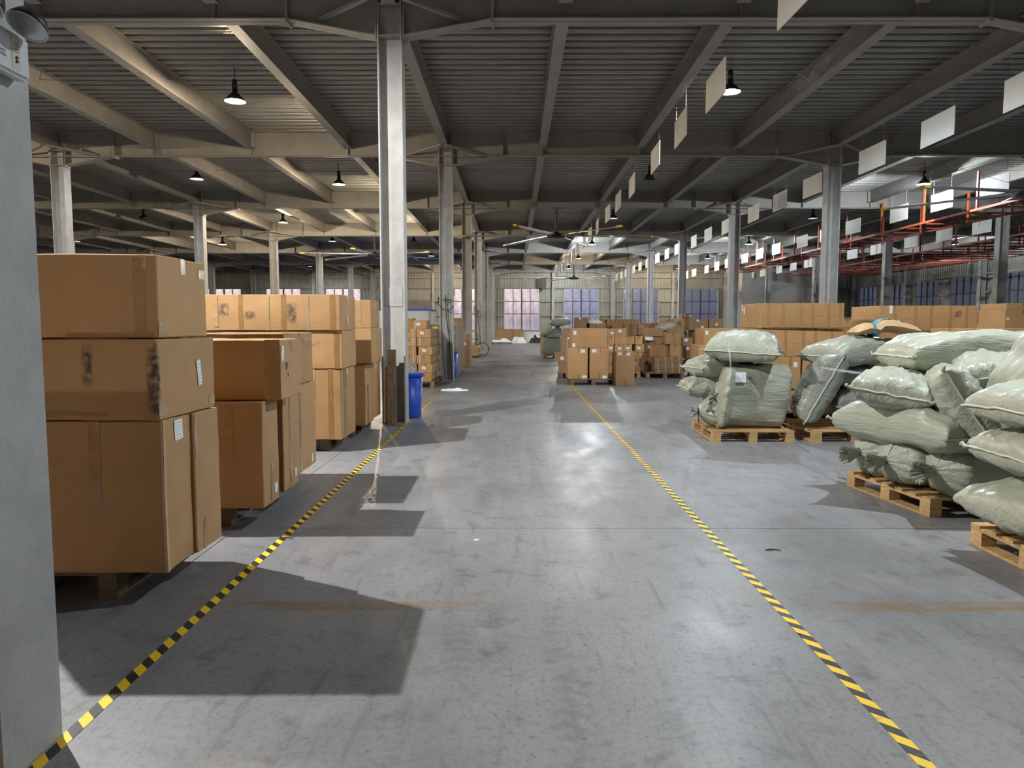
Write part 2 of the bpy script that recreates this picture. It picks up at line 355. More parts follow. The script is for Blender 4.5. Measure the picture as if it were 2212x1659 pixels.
class MB:
    """collects shapes into one mesh"""
    def __init__(s): s.v, s.f = [], []
    def add(s, vs, fs):
        k = len(s.v); s.v += [Vector(v) for v in vs]; s.f += [tuple(i + k for i in f) for f in fs]; return s
    def box(s, x0, x1, y0, y1, z0, z1):
        return s.add([(x0, y0, z0), (x1, y0, z0), (x1, y1, z0), (x0, y1, z0), (x0, y0, z1), (x1, y0, z1), (x1, y1, z1), (x0, y1, z1)],
                     [(0, 3, 2, 1), (4, 5, 6, 7), (0, 1, 5, 4), (1, 2, 6, 5), (2, 3, 7, 6), (3, 0, 4, 7)])
    def bar(s, a, b, w, h=None, up=(0, 0, 1)):
        """a square bar from a to b"""
        a, b = Vector(a), Vector(b); h = h or w; d = (b - a).normalized()
        u = Vector(up)
        if abs(d.dot(u)) > 0.95: u = Vector((1, 0, 0))
        r = d.cross(u).normalized() * (w / 2); q = r.cross(d).normalized() * (h / 2)
        vs = [a - r - q, a + r - q, a + r + q, a - r + q, b - r - q, b + r - q, b + r + q, b - r + q]
        return s.add(vs, [(0, 3, 2, 1), (4, 5, 6, 7), (0, 1, 5, 4), (1, 2, 6, 5), (2, 3, 7, 6), (3, 0, 4, 7)])
    def tube(s, pts, r, n=6, caps=True):
        pts = [Vector(p) for p in pts]; base = len(s.v)
        rs = r if isinstance(r, (list, tuple)) else [r] * len(pts)
        up = Vector((0, 0, 1))
        for i, p in enumerate(pts):
            d = (pts[min(i + 1, len(pts) - 1)] - pts[max(i - 1, 0)])
            d = d.normalized() if d.length > 1e-9 else Vector((1, 0, 0))
            u = up if abs(d.dot(up)) < 0.95 else Vector((1, 0, 0))
            a = d.cross(u).normalized(); b = a.cross(d)
            for k in range(n):
                t = 2 * PI * k / n
                s.v.append(p + a * (math.cos(t) * rs[i]) + b * (math.sin(t) * rs[i]))
        for i in range(len(pts) - 1):
            for k in range(n):
                q = base + i * n; s.f.append((q + k, q + (k + 1) % n, q + n + (k + 1) % n, q + n + k))
        if caps:
            s.f.append(tuple(base + k for k in reversed(range(n)))); e = base + (len(pts) - 1) * n; s.f.append(tuple(e + k for k in range(n)))
        return s
    def lathe(s, prof, n=20, c=(0, 0, 0)):
        """prof: (r, z) pairs around the z axis"""
        base = len(s.v)
        for r, z in prof:
            for k in range(n):
                t = 2 * PI * k / n; s.v.append(Vector((c[0] + r * math.cos(t), c[1] + r * math.sin(t), c[2] + z)))
        for i in range(len(prof) - 1):
            for k in range(n):
                q = base + i * n; s.f.append((q + k, q + (k + 1) % n, q + n + (k + 1) % n, q + n + k))
        return s
    def prism(s, poly, ax, a0, a1):
        """polygon extruded along an axis: ax 'y' takes (x, z) points, 'x' takes (y, z) points"""
        n = len(poly)
        pt = (lambda p, a: (p[0], a, p[1])) if ax == 'y' else ((lambda p, a: (a, p[0], p[1])) if ax == 'x' else (lambda p, a: (p[0], p[1], a)))
        vs = [pt(p, a0) for p in poly] + [pt(p, a1) for p in poly]
        fs = [tuple(range(n)), tuple(reversed(range(n, 2 * n)))] + [(i, n + i, n + (i + 1) % n, (i + 1) % n) for i in range(n)]
        return s.add(vs, fs)
    def mesh(s, name, smooth=False): return mesh(name, s.v, s.f, smooth)
    def build(s, name, m, parent=None, loc=None, rot=None, smooth=False):
        me = s.mesh(name, smooth)
        bm = bmesh.new(); bm.from_mesh(me); bmesh.ops.recalc_face_normals(bm, faces=bm.faces); bm.to_mesh(me); bm.free()
        return link(name, me, m, parent, loc, rot)

ORD = ['first', 'second', 'third', 'fourth', 'fifth', 'sixth', 'seventh', 'eighth', 'ninth', 'tenth', 'eleventh', 'twelfth', 'thirteenth',
       'fourteenth', 'fifteenth', 'sixteenth', 'seventeenth', 'eighteenth', 'nineteenth', 'twentieth', 'twenty-first', 'twenty-second', 'twenty-third', 'twenty-fourth']

# ------------------------------------------------------------------ the grid of the building
ROW = [2.37] + [2.5 + 8.575 * k for k in range(1, 8)]              # girder rows, camera to far wall
ROWB = [2.5 - 8.575 * 2, 2.5 - 8.575] + ROW
BAY = 10.3
LINE = [-1.83 + BAY * k for k in range(-4, 4)]          # column lines, left to right
XL, XR, YB, YF = LINE[0] - 0.2, LINE[-1] + 0.25, ROWB[0], 62.85
Z_DECK, Z_GIRD, Z_BEAM, Z_HAUNCH = 6.60, 5.97, 6.16, 5.72
LINE_WORD = {0: 'outermost left', 1: 'far left', 2: 'third left', 3: 'second left', 4: 'aisle', 5: 'first right', 6: 'second right', 7: 'right wall'}
LINE_WORD = ['fourth column line left of the aisle', 'third column line left of the aisle', 'second column line left of the aisle', 'first column line left of the aisle',
             'column line along the taped aisle', 'first column line right of the aisle', 'second column line right of the aisle', 'right wall']

# floor: slabs with open joints on a dark bed
floor = empty('floor'); tag(floor, 'worn grey polished concrete warehouse floor', None, None, 'structure')
MB().box(XL, XR, YB, YF, -0.12, -0.03).build('bed', 'slab', floor)
jx = [-2.05 + 5.15 * k for k in range(-8, 8)]
jx = [XL] + [x for x in jx if XL + 1 < x < XR - 1] + [XR]
jy = [YB] + [5.245 + 8.575 * k for k in range(-2, 7)] + [YF]
g = 0.0035
for i in range(len(jx) - 1):
    for j in range(len(jy) - 1):
        MB().box(jx[i] + g, jx[i + 1] - g, jy[j] + g, jy[j + 1] - g, -0.03, 0).build('floor_slab', 'floor_concrete', floor)

# ceiling: a slab carried by ribbed steel deck panels
ceil = empty('ceiling', (0, 0, Z_DECK)); tag(ceil, 'grey ribbed metal deck ceiling between steel beams', None, None, 'structure')
MB().box(XL, XR, YB, YF, 0.09, 0.2).build('slab', 'slab', ceil)
NR = 29
def deck_mesh(w, ln):
    mb = MB(); p = ln / NR; prof = []
    for k in range(NR):
        y = k * p
        prof += [(y, 0.085), (y + p * 0.36, 0.085), (y + p * 0.40, 0.0), (y + p * 0.58, 0.0), (y + p * 0.60, 0.018), (y + p * 0.68, 0.018), (y + p * 0.70, 0.0), (y + p * 0.96, 0.0)]
    prof.append((ln, 0.085))
    n = len(prof)
    for y, z in prof: mb.v += [Vector((0, y, z)), Vector((w, y, z))]
    for i in range(n - 1): mb.f.append((2 * i, 2 * i + 1, 2 * i + 3, 2 * i + 2))
    return mb.mesh('deck_panel')
SUB = BAY / 4
dm = deck_mesh(SUB - 0.02, 8.575 - 0.02)
BEAMX = [LINE[0] + SUB * k for k in range(29)]
for j in range(len(ROWB) - 1):
    for i in range(28):
        x, y = BEAMX[i], ROWB[j]
        if in_view([(x + a * SUB, y + b * 8.575, Z_DECK) for a in (0, 0.5, 1) for b in (0, 0.25, 0.5, 0.75, 1)]):
            link('deck_panel', dm, 'deck_metal', ceil, (x + 0.01, y + 0.01, 0))

def i_profile(h, b, tf, tw, z1):
    """I section hanging down from z1"""
    z0 = z1 - h
    return [(-b / 2, z0), (b / 2, z0), (b / 2, z0 + tf), (tw / 2, z0 + tf), (tw / 2, z1 - tf), (b / 2, z1 - tf), (b / 2, z1), (-b / 2, z1), (-b / 2, z1 - tf), (-tw / 2, z1 - tf), (-tw / 2, z0 + tf), (-b / 2, z0 + tf)]
def fixed(mb, name):
    me = mb.mesh(name); bm = bmesh.new(); bm.from_mesh(me); bmesh.ops.triangulate(bm, faces=[f for f in bm.faces if len(f.verts) > 4])
    bmesh.ops.recalc_face_normals(bm, faces=bm.faces); bm.to_mesh(me); bm.free(); return me
# secondary beams along the aisle direction
bm_sec = fixed(MB().prism(i_profile(Z_DECK - Z_BEAM, 0.20, 0.014, 0.012, Z_DECK), 'y', 0.03, 8.575 - 0.03), 'ceiling_beam')
stud_me = MB().box(-0.10, 0.10, -0.005, 0.005, Z_BEAM + 0.014, Z_DECK - 0.014).mesh('stiffener')
for j in range(len(ROWB) - 1):
    for i in range(29):
        x, y = BEAMX[i], ROWB[j]
        if in_view([(x, y + b * 8.575, z) for z in (Z_BEAM, Z_DECK) for b in (0, 0.2, 0.4, 0.6, 0.8, 1)], 100):
            o = link('ceiling_beam', bm_sec, 'steel', None, (x, y, 0))
            k = i - 16
            side = 'over the left tape line' if k == 0 else f"{ORD[abs(k) - 1]} {'right' if k > 0 else 'left'} of the left tape line"
            tag(o, f'grey steel ceiling beam {side}, {ORD[max(0, j - 2)] if j >= 2 else "nearest"} bay from camera', 'beam', 'secondary ceiling beams', 'structure')
            for yy in (0.06, 8.5):
                link('stiffener', stud_me, 'steel', o, (0, yy, 0))

# girders across, deepened at the columns
def girder_mesh(L, hl=1.32):
    mb = MB(); zt, zb, zh = Z_DECK, Z_GIRD, Z_HAUNCH; c = 0.19
    tw = 0.008; x0, x1 = c, L - c
    mb.prism([(x0, zt), (x1, zt), (x1, zh), (x1 - hl, zb), (x0 + hl, zb), (x0, zh)], 'y', -tw, tw)
    mb.box(x0, x1, -0.12, 0.12, zt - 0.016, zt)
    for a, b in (((x0, zh), (x0 + hl, zb)), ((x0 + hl, zb), (x1 - hl, zb)), ((x1 - hl, zb), (x1, zh))):
        mb.add([(a[0], -0.12, a[1]), (b[0], -0.12, b[1]), (b[0], 0.12, b[1]), (a[0], 0.12, a[1]), (a[0], -0.12, a[1] + 0.016), (b[0], -0.12, b[1] + 0.016), (b[0], 0.12, b[1] + 0.016), (a[0], 0.12, a[1] + 0.016)],
               [(0, 3, 2, 1), (4, 5, 6, 7), (0, 1, 5, 4), (1, 2, 6, 5), (2, 3, 7, 6), (3, 0, 4, 7)])
    return fixed(mb, 'girder_beam')
gm = girder_mesh(BAY)
stiff = MB().box(-0.006, 0.006, -0.118, 0.118, Z_GIRD + 0.016, Z_DECK - 0.016).mesh('stiffener')
splice = MB().box(-0.018, 0.018, -0.13, 0.13, Z_GIRD - 0.05, Z_DECK - 0.016).mesh('splice_plate')
endp = MB().box(-0.012, 0.012, -0.13, 0.13, Z_HAUNCH - 0.04, Z_DECK).mesh('end_plate')
bolt = MB().lathe([(0, -0.012), (0.018, -0.012), (0.018, 0.0)], 6).mesh('bolt')
for j, y in enumerate(ROWB):
    for i in range(7):
        x = LINE[i]
        if not in_view([(x + BAY * t, y, z) for t in (0, .2, .4, .6, .8, 1) for z in (Z_GIRD, Z_DECK)], 100): continue
        o = link('girder_beam', gm, 'steel', None, (x, y, 0))
        side = f"between the {LINE_WORD[i].replace(' of the aisle', '').replace('column line along the taped aisle', 'aisle line')} and the next" if i != 4 else 'spanning the taped aisle'
        tag(o, f'haunched steel girder, {ORD[max(0, j - 2)]} row from camera, {["far left", "outer left", "third left", "left of aisle", "over the taped aisle", "right of aisle", "along right wall"][i]} bay', 'girder', 'girders across the hall', 'structure')
        for t in (SUB, 2 * SUB, 3 * SUB): link('stiffener', stiff, 'steel', o, (t, 0, 0))
        for t in (1.51, BAY - 1.51):
            sp = link('splice_plate', splice, 'steel', o, (t, 0, 0))
            if 2 <= j <= 4:
                for q in range(5):
                    for s in (-1, 1): link('bolt', bolt, 'steel', sp, (s * 0.024, -0.06, Z_GIRD + 0.09 + q * 0.11), (0, s * PI / 2, 0))
        for s, t in ((1, 0.202), (-1, BAY - 0.202)):
            ep = link('end_plate', endp, 'steel', o, (t, 0, 0))
            if 2 <= j <= 4:
                for q in range(6):
                    for b in (-0.075, 0.075): link('bolt', bolt, 'black_paint', ep, (s * 0.018, b, Z_HAUNCH + 0.10 + q * 0.15), (0, s * PI / 2, 0))

# H columns with stiffener plates, hatch outline and fly braces at the head
def h_col(h):
    mb = MB(); a, d, t = 0.18, 0.15, 0.022
    mb.box(-a, -a + t, -d, d, 0, h); mb.box(a - t, a, -d, d, 0, h)
    mb.box(-a + t, a - t, -0.010, 0.010, 0, h)
    return mb
col_me = {}
def part_mesh(key, fn):
    if key not in col_me: col_me[key] = fn()
    return col_me[key]
flange = MB().box(-0.011, 0.011, -0.15, 0.15, 0, Z_DECK - 0.002).mesh('flange')
web = MB().box(-0.158, 0.158, -0.011, 0.011, 0, Z_DECK - 0.002).mesh('web')
plate = MB().box(-0.157, 0.157, -0.14, -0.011, -0.008, 0.008).box(-0.157, 0.157, 0.011, 0.14, -0.008, 0.008).mesh('stiffener_plate')
basep = MB().box(-0.182, 0.182, -0.152, 0.152, 0, 0.012).mesh('base_plate')
hatch = MB().box(-0.13, 0.13, -0.020, -0.0112, 0, 0.30).mesh('cover_plate')
brace_me = {s: fixed(MB().bar((s * 0.05, -0.62, Z_BEAM - 0.035), (s * 1.02, -0.02, Z_GIRD + 0.03), 0.075, 0.05), 'brace') for s in (-1, 1)}
for j, y in enumerate(ROW):
    for i, x in enumerate(LINE):
        if not in_view([(x, y, z) for z in (0, 1.5, 3, 4.5, 6)] , 120) and not (i == 4 and j == 0): continue
        c = empty('steel_column', (x, y, 0))
        if j == 0: lab = 'nearest grey column at the picture edge carrying the twin emergency lamp'
        elif i == 4 and j == 1: lab = 'grey steel column beside the blue bin with a plank leaning on it'
        else: lab = f'grey steel column, {ORD[j]} from camera, {LINE_WORD[i]}' if i < 7 else f'pale steel column against the right wall, {ORD[j]} from camera'
        tag(c, lab, 'column', 'steel columns', 'structure')
        for s in (-1, 1): link('flange', flange, 'column_paint', c, (s * 0.169, 0, 0))
        link('web', web, 'column_paint', c)
        link('base_plate', basep, 'steel', c)
        for z in (Z_HAUNCH + 0.005, Z_BEAM + 0.02, 2.5): link('stiffener_plate', plate, 'steel', c, (0, 0, z)) if z > 3 else None
        if j in (1, 2, 3): link('cover_plate', hatch, 'column_paint', c, (0, 0, 1.78))
        if j >= 1:
            for s in (-1, 1): link('brace', brace_me[s], 'steel', c)

# ------------------------------------------------------------------ walls
def corrugated(w, h, pitch=0.26, d=0.045):
    """sheet in the xz plane, ribs upright, from (0,0) to (w,h)"""
    mb = MB(); n = max(1, round(w / pitch)); p = w / n; prof = []
    for k in range(n):
        prof += [(k * p, 0), (k * p + p * 0.42, 0), (k * p + p * 0.5, d), (k * p + p * 0.92, d)]
    prof.append((w, 0))
    for x, y in prof: mb.v += [Vector((x, y, 0)), Vector((x, y, h))]
    for i in range(len(prof) - 1): mb.f.append((2 * i, 2 * i + 2, 2 * i + 3, 2 * i + 1))
    return mb.mesh('cladding_sheet')
def make_window(n, w, z0, z1, rows, loc, rz):
    """glazed steel window, panes in a frame; rows: heights of the transoms"""
    o = empty(f'window_{n}', loc, rz); tag(o, None, None, None, 'structure')
    fr = MB(); t = 0.05
    fr.box(-0.10, 0.0, -0.10, 0.05, z0 - 0.1, z1 + 0.1); fr.box(w, w + 0.10, -0.10, 0.05, z0 - 0.1, z1 + 0.1)
    fr.box(-0.10, w + 0.10, -0.10, 0.05, z1, z1 + 0.10); fr.box(-0.10, w + 0.10, -0.14, 0.05, z0 - 0.10, z0)
    fr.build('window_frame', 'steel', o)
    cw = w / 4
    for k in (1, 2, 3):
        tt = 0.055 if k == 2 else 0.028
        MB().box(cw * k - tt, cw * k + tt, -0.05, 0.03, z0, z1).build('mullion', 'window_frame', o)
    for z in rows[1:-1]:
        MB().box(0, w, -0.045, 0.025, z - 0.03, z + 0.03).build('transom', 'window_frame', o)
    for a in range(len(rows) - 1):
        me = part_mesh(('pane', w, a), lambda: MB().box(0.03, cw - 0.03, -0.004, 0.004, rows[a] + 0.03, rows[a + 1] - 0.03).mesh('pane'))
        for k in range(4): link('pane', me, 'pane', o, (cw * k, 0, 0))
    return o
WROWS = [1.10, 2.46, 3.53, 4.57]
WX = {k: -0.84 + 5.15 * k for k in (-8, -7, -6, -5, -4, -3, -1, 0, 1, 2, 3, 4, 5)}
WW = 2.95
wf = empty('wall_far', (0, YF, 0)); tag(wf, 'corrugated metal end wall with steel windows and white plinth', None, None, 'structure')
MB().box(XL, XR, -0.02, 0.25, 0, 1.0).build('plinth', 'white_wall', wf)
def clad(parent, x0, x1, z0, z1):
    link('cladding_sheet', corrugated(x1 - x0, z1 - z0), 'cladding', parent, (x0, 0.06, z0))
clad(wf, XL, XR, 4.67, 7.0)
xs = sorted(WX.values()); edges = [XL] + [e for x in xs for e in (x - 0.1, x + WW + 0.1)] + [XR]
edges = [e for e in edges if XL <= e <= XR]
for a in range(0, len(edges) - 1, 2):
    if edges[a + 1] - edges[a] > 0.15: clad(wf, edges[a], edges[a + 1], 1.0, 4.67)
for z in (5.55, 4.67):
    MB().box(XL, XR, -0.16, -0.02, z - 0.04, z + 0.04).build('girt', 'steel', wf)
for a in range(0, len(edges) - 1, 2):
    for z in (3.53, 2.3, 1.05):
        if edges[a + 1] - edges[a] > 0.15: MB().box(edges[a], edges[a + 1], -0.14, -0.02, z - 0.04, z + 0.04).build('girt', 'steel', wf)
n = 0
for k, x in sorted(WX.items()):
    n += 1
    tag(make_window(n, WW, 1.10, 4.57, WROWS, (x, YF + 0.02, 0), 0), f'steel window of twelve dusky panes, {ORD[n - 1]} from left in the far wall', None, 'windows of the far wall')
# posts of the end wall between the columns
for i, x in enumerate([LINE[k] + BAY / 2 for k in range(7)]):
    o = fixed(MB().box(x - 0.1, x + 0.1, YF - 0.42, YF - 0.40, 0, Z_GIRD).box(x - 0.1, x + 0.1, YF - 0.20, YF - 0.18, 0, Z_GIRD).box(x - 0.008, x + 0.008, YF - 0.40, YF - 0.20, 0, Z_GIRD), 'wall_post_column')
    tag(link('wall_post_column', o, 'column_paint'), f'slim steel wall post at the far wall, {ORD[i]} from left', 'column', 'end wall posts', 'structure')
# right wall
wr = empty('wall_right', (XR, 0, 0), 0); tag(wr, 'corrugated metal right side wall with dark windows', None, None, 'structure')
def side(parent, y0, y1, z0, z1):
    link('cladding_sheet', corrugated(y1 - y0, z1 - z0), 'cladding', parent, (0.06, y1, z0), (0, 0, -PI / 2))
MB().box(-0.02, 0.25, YB, YF, 0, 1.0).build('plinth', 'white_wall', wr)
side(wr, YB, YF, 4.67, 7.0)
wy = []
for j in range(2, 7):
    for q in (0.75, 4.9): wy.append(ROW[j] + q)
ed = [YB] + [e for y in wy for e in (y - 0.1, y + WW + 0.1)] + [YF]
for a in range(0, len(ed) - 1, 2):
    side(wr, ed[a], ed[a + 1], 1.0, 4.67)
    for z in (3.53, 2.3): MB().box(-0.14, -0.02, ed[a], ed[a + 1], z - 0.04, z + 0.04).build('girt', 'steel', wr)
for z in (5.55, 4.67): MB().box(-0.16, -0.02, YB, YF, z - 0.04, z + 0.04).build('girt', 'steel', wr)
for q, y in enumerate(wy):
    n += 1
    tag(make_window(n, WW, 1.10, 4.57, WROWS, (XR + 0.02, y + WW, 0), -PI / 2), f'dark steel window in the right wall, {ORD[q]} from camera', None, 'windows of the right wall')
# left wall and the wall behind
wl_ = MB().box(XL - 0.2, XL, YB, YF + 0.2, 0, 7).build('wall_left', 'cladding'); tag(wl_, 'plain grey left side wall', None, None, 'structure')
wb = MB().box(XL, XR, YB - 0.2, YB, 0, 7).build('wall_back', 'cladding'); tag(wb, 'plain grey wall behind the camera', None, None, 'structure')
# a plastered room built into the far right corner
o = empty('wall_partition', (0, 0, 0)); tag(o, 'pale plastered partition block in the far right corner', None, None, 'structure')
MB().box(18.0, 24.4, 57.6, 57.85, 0, 6.0).build('plaster_face', 'grey_wall', o)
MB().box(18.0, 18.25, 57.85, YF - 0.1, 0, 6.0).build('side_face', 'grey_wall', o)
MB().box(24.15, 24.4, 57.85, YF - 0.1, 0, 6.0).build('side_face', 'grey_wall', o)
o = MB().box(-11.6, -6.9, YF - 0.35, YF - 0.17, 2.72, 3.62).build('trim_1', 'concrete_band'); tag(o, 'stained concrete lintel band on the far wall', None, None, 'structure')

# ------------------------------------------------------------------ lamps
def lamp_meshes():
    d = {}
    d['shade'] = MB().lathe([(0.045, 0.26), (0.06, 0.17), (0.13, 0.10), (0.215, 0.0), (0.205, 0.0), (0.12, 0.09), (0.05, 0.16)], 24).mesh('shade', True)
    d['housing'] = MB().lathe([(0, 0.42), (0.05, 0.42), (0.055, 0.26), (0, 0.26)], 14).mesh('housing', True)
    d['long_rod'] = MB().tube([(0, 0, 0.42), (0, 0, 0.66)], 0.009, 6).mesh('rod')
    d['rod'] = MB().tube([(0, 0, 0.42), (0, 0, 0.49)], 0.009, 6).mesh('rod')
    d['bulb'] = MB().lathe([(0, 0.062), (0.08, 0.064), (0.125, 0.07), (0.125, 0.08), (0, 0.09)], 20).mesh('bulb', True)
    return d
LM = lamp_meshes()
LAMPY = [6.25 + 8.575 * k for k in range(-2, 7)]
def lamp(x, y, mode, label, z=6.12, power=1.0, exposed=False):
    if mode == 'warm' or exposed: z = 5.95
    o = empty('high_bay_lamp', (x, y, z)); tag(o, label, 'lamp', 'high-bay lamps')
    link('shade', LM['shade'], 'black_paint', o); link('housing', LM['housing'], 'black_paint', o); link('rod', LM['long_rod' if z < 6 else 'rod'], 'black_paint', o)
    me = LM['bulb'].copy(); b = link('bulb', me, {'warm': 'bulb_warm', 'cool': 'bulb_cool', 'dim': 'bulb_dim', 'off': 'bulb_off', 'neutral': 'bulb_warm'}[mode], o)
    if mode != 'off':
        ld = bpy.data.lights.new('lamp_light', 'POINT'); ld.energy = LAMP_W * power * (0.25 if mode == 'dim' else 1.0)
        ld.color = {'warm': WARM, 'cool': COOL, 'dim': COOL, 'neutral': NEUTRAL}[mode]; ld.shadow_soft_size = 0.045
        lo = bpy.data.objects.new('lamp_light', ld); C.objects.link(lo); lo.parent = o; lo.location = (0, 0, -0.05 if z < 6 else 0.05)
ROWNAME = {-24.3: 'outermost left row', -16.2: 'third row left of the aisle', -10.1: 'second row left of the aisle', -5.2: 'first row left of the aisle',
           4.3: 'row right of the aisle', 13.0: 'second row right of the aisle', 24.4: 'row near the right wall'}
PLAN = {-5.2: {0: 'neutral', 1: 'warm', 2: 'warm', 3: 'warm', 4: 'off', 5: 'cool', 6: 'warm', -2: 'neutral'},
        -10.1: {1: 'cool', 2: 'cool', 3: 'warm', 4: 'cool', 5: 'cool'},
        -16.2: {1: 'warm', 3: 'off', 4: 'warm', 6: 'cool'}, -24.3: {2: 'warm', 4: 'cool'},
        4.3: {0: 'cool', 1: 'cool', 2: 'off', 3: 'dim', 4: 'cool', 5: 'warm', 6: 'cool'},
        13.0: {0: 'cool', 1: 'cool', 2: 'cool', 3: 'dim', 4: 'cool', 5: 'cool', 6: 'warm'},
        24.4: {4: 'cool'}}
for x, d in PLAN.items():
    for k, mode in d.items():
        w = {'warm': 'lit warm white', 'cool': 'lit cool white', 'dim': 'dimly lit', 'off': 'unlit black', 'neutral': 'lit white'}[mode]
        lamp(x - 0.38 if x == -5.2 and k >= 1 else x, LAMPY[k + 2], mode, f'{w} bell-shaped high-bay lamp, {ROWNAME[x]}, ' + ('far behind the camera' if k < 0 else f'{ORD[k]} from camera'), power={(-5.2, -2): 2.4, (-5.2, 0): 7.5, (-5.2, 1): 0.55, (-5.2, 2): 0.7, (4.3, 0): 2.3, (4.3, 1): 1.7, (4.3, 4): 1.8, (-5.2, 3): 1.3, (13.0, 1): 1.6, (13.0, 2): 1.4, (-10.1, 1): 1.0}.get((x, k), 1.1), exposed=(mode == 'cool' and x > 0 and k >= 2))

# supply cables strung across under the deck, and a conduit along each girder
def sag(p0, p1, n, s):
    p0, p1 = Vector(p0), Vector(p1); return [p0.lerp(p1, i / n) - Vector((0, 0, s * 4 * (i / n) * (1 - i / n))) for i in range(n + 1)]
for k in range(1, 5):
    y = LAMPY[k + 2] + 0.12; pts = []
    for i in range(8, 28): pts += sag((BEAMX[i], y, Z_BEAM + 0.26), (BEAMX[i + 1], y, Z_BEAM + 0.26), 5, 0.035)[:-1]
    tag(MB().tube(pts, 0.008, 5).build('supply_cable', 'cable_grey', None, None, None, True), f'thin grey lamp cable strung across under the deck, {ORD[k - 1]} from camera', 'cable')
for j in range(2, 7):
    y = ROW[j] - 0.16; pts = []
    for i in range(2, 7):
        pts += sag((LINE[i] + 1.5, y, Z_GIRD - 0.02), (LINE[i + 1] - 1.5, y, Z_GIRD - 0.02), 6, 0.02)
    tag(MB().tube(pts, 0.012, 5).build('conduit', 'cable_grey', None, None, None, True), f'grey conduit under the girder, {ORD[j]} row from camera', 'conduit')

# blank boards hung under the beams
board = MB().box(-0.008, 0.008, 0, 1.2, 0, 0.55)
board_me = board.mesh('hanging_board')
wire_me = MB().tube([(0, 0, 0.55), (0, 0, 1.005)], 0.005, 4).mesh('hanger')
SPARE = {0: 'first', 1: 'second', 2: 'third', 3: 'fourth'}
ends = {3.32: 6, 8.47: 7, 13.62: 7, 18.77: 7}
for q, x in enumerate((3.32, 8.47, 13.62, 18.77)):
    c = 0
    for j in range(0, 7):
        for off in (0.65, 3.2, 5.8):
            y = ROW[j] + off
            if not in_view([(x, y, 5.5), (x, y + 1.2, 5.5)], 40): continue
            if x == 3.32 and j == 1 and off == 5.8 and False: continue
            zt = 5.16
            o = link('hanging_board', board_me, 'white_board', None, (x, y, zt), (0, 0, R(random.Random(c * 7 + q).uniform(-2, 2))))
            tag(o, f'blank white hanging board, {ORD[q]} row counted from the aisle, {ORD[c]} from camera', 'sign board', 'blank hanging boards')
            for yy in (0.12, 1.08): link('hanger', wire_me, 'cable_grey', o, (0, yy, 0))
            c += 1

# large ceiling fans
def fan(x, y, z, rot, label, guys=False, zt=Z_GIRD):
    o = empty('ceiling_fan', (x, y, z), R(rot)); tag(o, label, 'fan', 'large ceiling fans')
    MB().tube([(0, 0, 0.1), (0, 0, zt - z)], 0.045, 10).build('down_rod', 'black_paint', o)
    MB().lathe([(0, 0.16), (0.10, 0.16), (0.12, 0.08), (0.34, 0.06), (0.36, 0.0), (0.34, -0.07), (0.0, -0.09)], 22).build('hub', 'black_paint', o, None, None, True)
    MB().box(-0.2, 0.2, -0.14, 0.14, zt - z - 0.03, zt - z).build('mount', 'black_paint', o)
    bl = fixed(MB().add([(0.3, -0.07, 0.0), (3.45, -0.055, -0.06), (3.45, 0.055, -0.02), (0.3, 0.07, 0.04), (0.3, -0.07, 0.02), (3.45, -0.055, -0.045), (3.45, 0.055, -0.005), (0.3, 0.07, 0.06)],
                        [(0, 3, 2, 1), (4, 5, 6, 7), (0, 1, 5, 4), (1, 2, 6, 5), (2, 3, 7, 6), (3, 0, 4, 7)]), 'blade')
    tip = MB().box(3.45, 3.68, -0.06, 0.06, -0.065, 0.0).mesh('blade_tip')
    for k in range(6):
        b = link('blade', bl, 'alu', o, None, (0, 0, k * PI / 3)); link('blade_tip', tip, 'yellow_tip', b)
    if guys:
        for k in range(4):
            t = k * PI / 2 + 0.6
            MB().tube([(0.1 * math.cos(t), 0.1 * math.sin(t), 0.16), (2.2 * math.cos(t), 2.2 * math.sin(t), zt - z + 0.15)], 0.006, 4).build('guy_wire', 'cable_grey', o)
fan(1.62, ROW[3], 4.92, 4, 'large six-blade ceiling fan over the taped aisle')
fan(-7.05, ROW[4], 5.0, 25, 'large ceiling fan on the left with yellow blade tips')
fan(13.75, ROW[2], 5.0, 18, 'large ceiling fan at the right picture edge held by guy wires', True)
fan(4.4, ROW[6], 4.95, 2, 'farthest large ceiling fan near the end wall')

# red hanging rails on the right
def rail(x0, x1, y0, y1, z, label, m, seed):
    rng = random.Random(seed)
    o = empty('hanging_rail', (x0, y0, z)); tag(o, label, 'rail', 'red hanging rails')
    w, L = x1 - x0, y1 - y0
    MB().bar((0, 0, 0), (0, L, 0), 0.07, 0.07).build('side_rail', m, o)
    MB().bar((w, 0, 0), (w, L, 0), 0.07, 0.07).build('side_rail', 'red_oxide', o)
    cross = MB().bar((0.03, 0, -0.02), (w - 0.03, 0, -0.02), 0.06, 0.05).mesh('cross_bar'); post = MB().bar((0, 0, 0.03), (0, 0, Z_GIRD - z + 0.15), 0.07, 0.05).mesh('hanger_post')
    k = 0.6
    while k < L:
        link('cross_bar', cross, 'red_oxide', o, (0, k, 0)); k += 1.2
    k = 0.8
    while k < L:
        link('hanger_post', post, m, o, (0, k, 0)); link('hanger_post', post, 'red_oxide', o, (w, k, 0)); k += 2.86
    for q in range(int(L / 2.2)):
        yy = 1 + q * 2.2 + rng.random(); xx = rng.uniform(0.1, w - 0.1); h = rng.uniform(0.12, 0.4)
        MB().tube([(xx, yy, -0.04), (xx + 0.03, yy, -0.04 - h * 0.5), (xx, yy + 0.02, -0.04 - h)], 0.012, 5).build('hook', 'cable_grey', o)
rail(14.0, 15.5, 18.6, 48.0, 4.98, 'orange-red steel rail hanging along the right hall, lit by the lamps', 'orange_steel', 3)
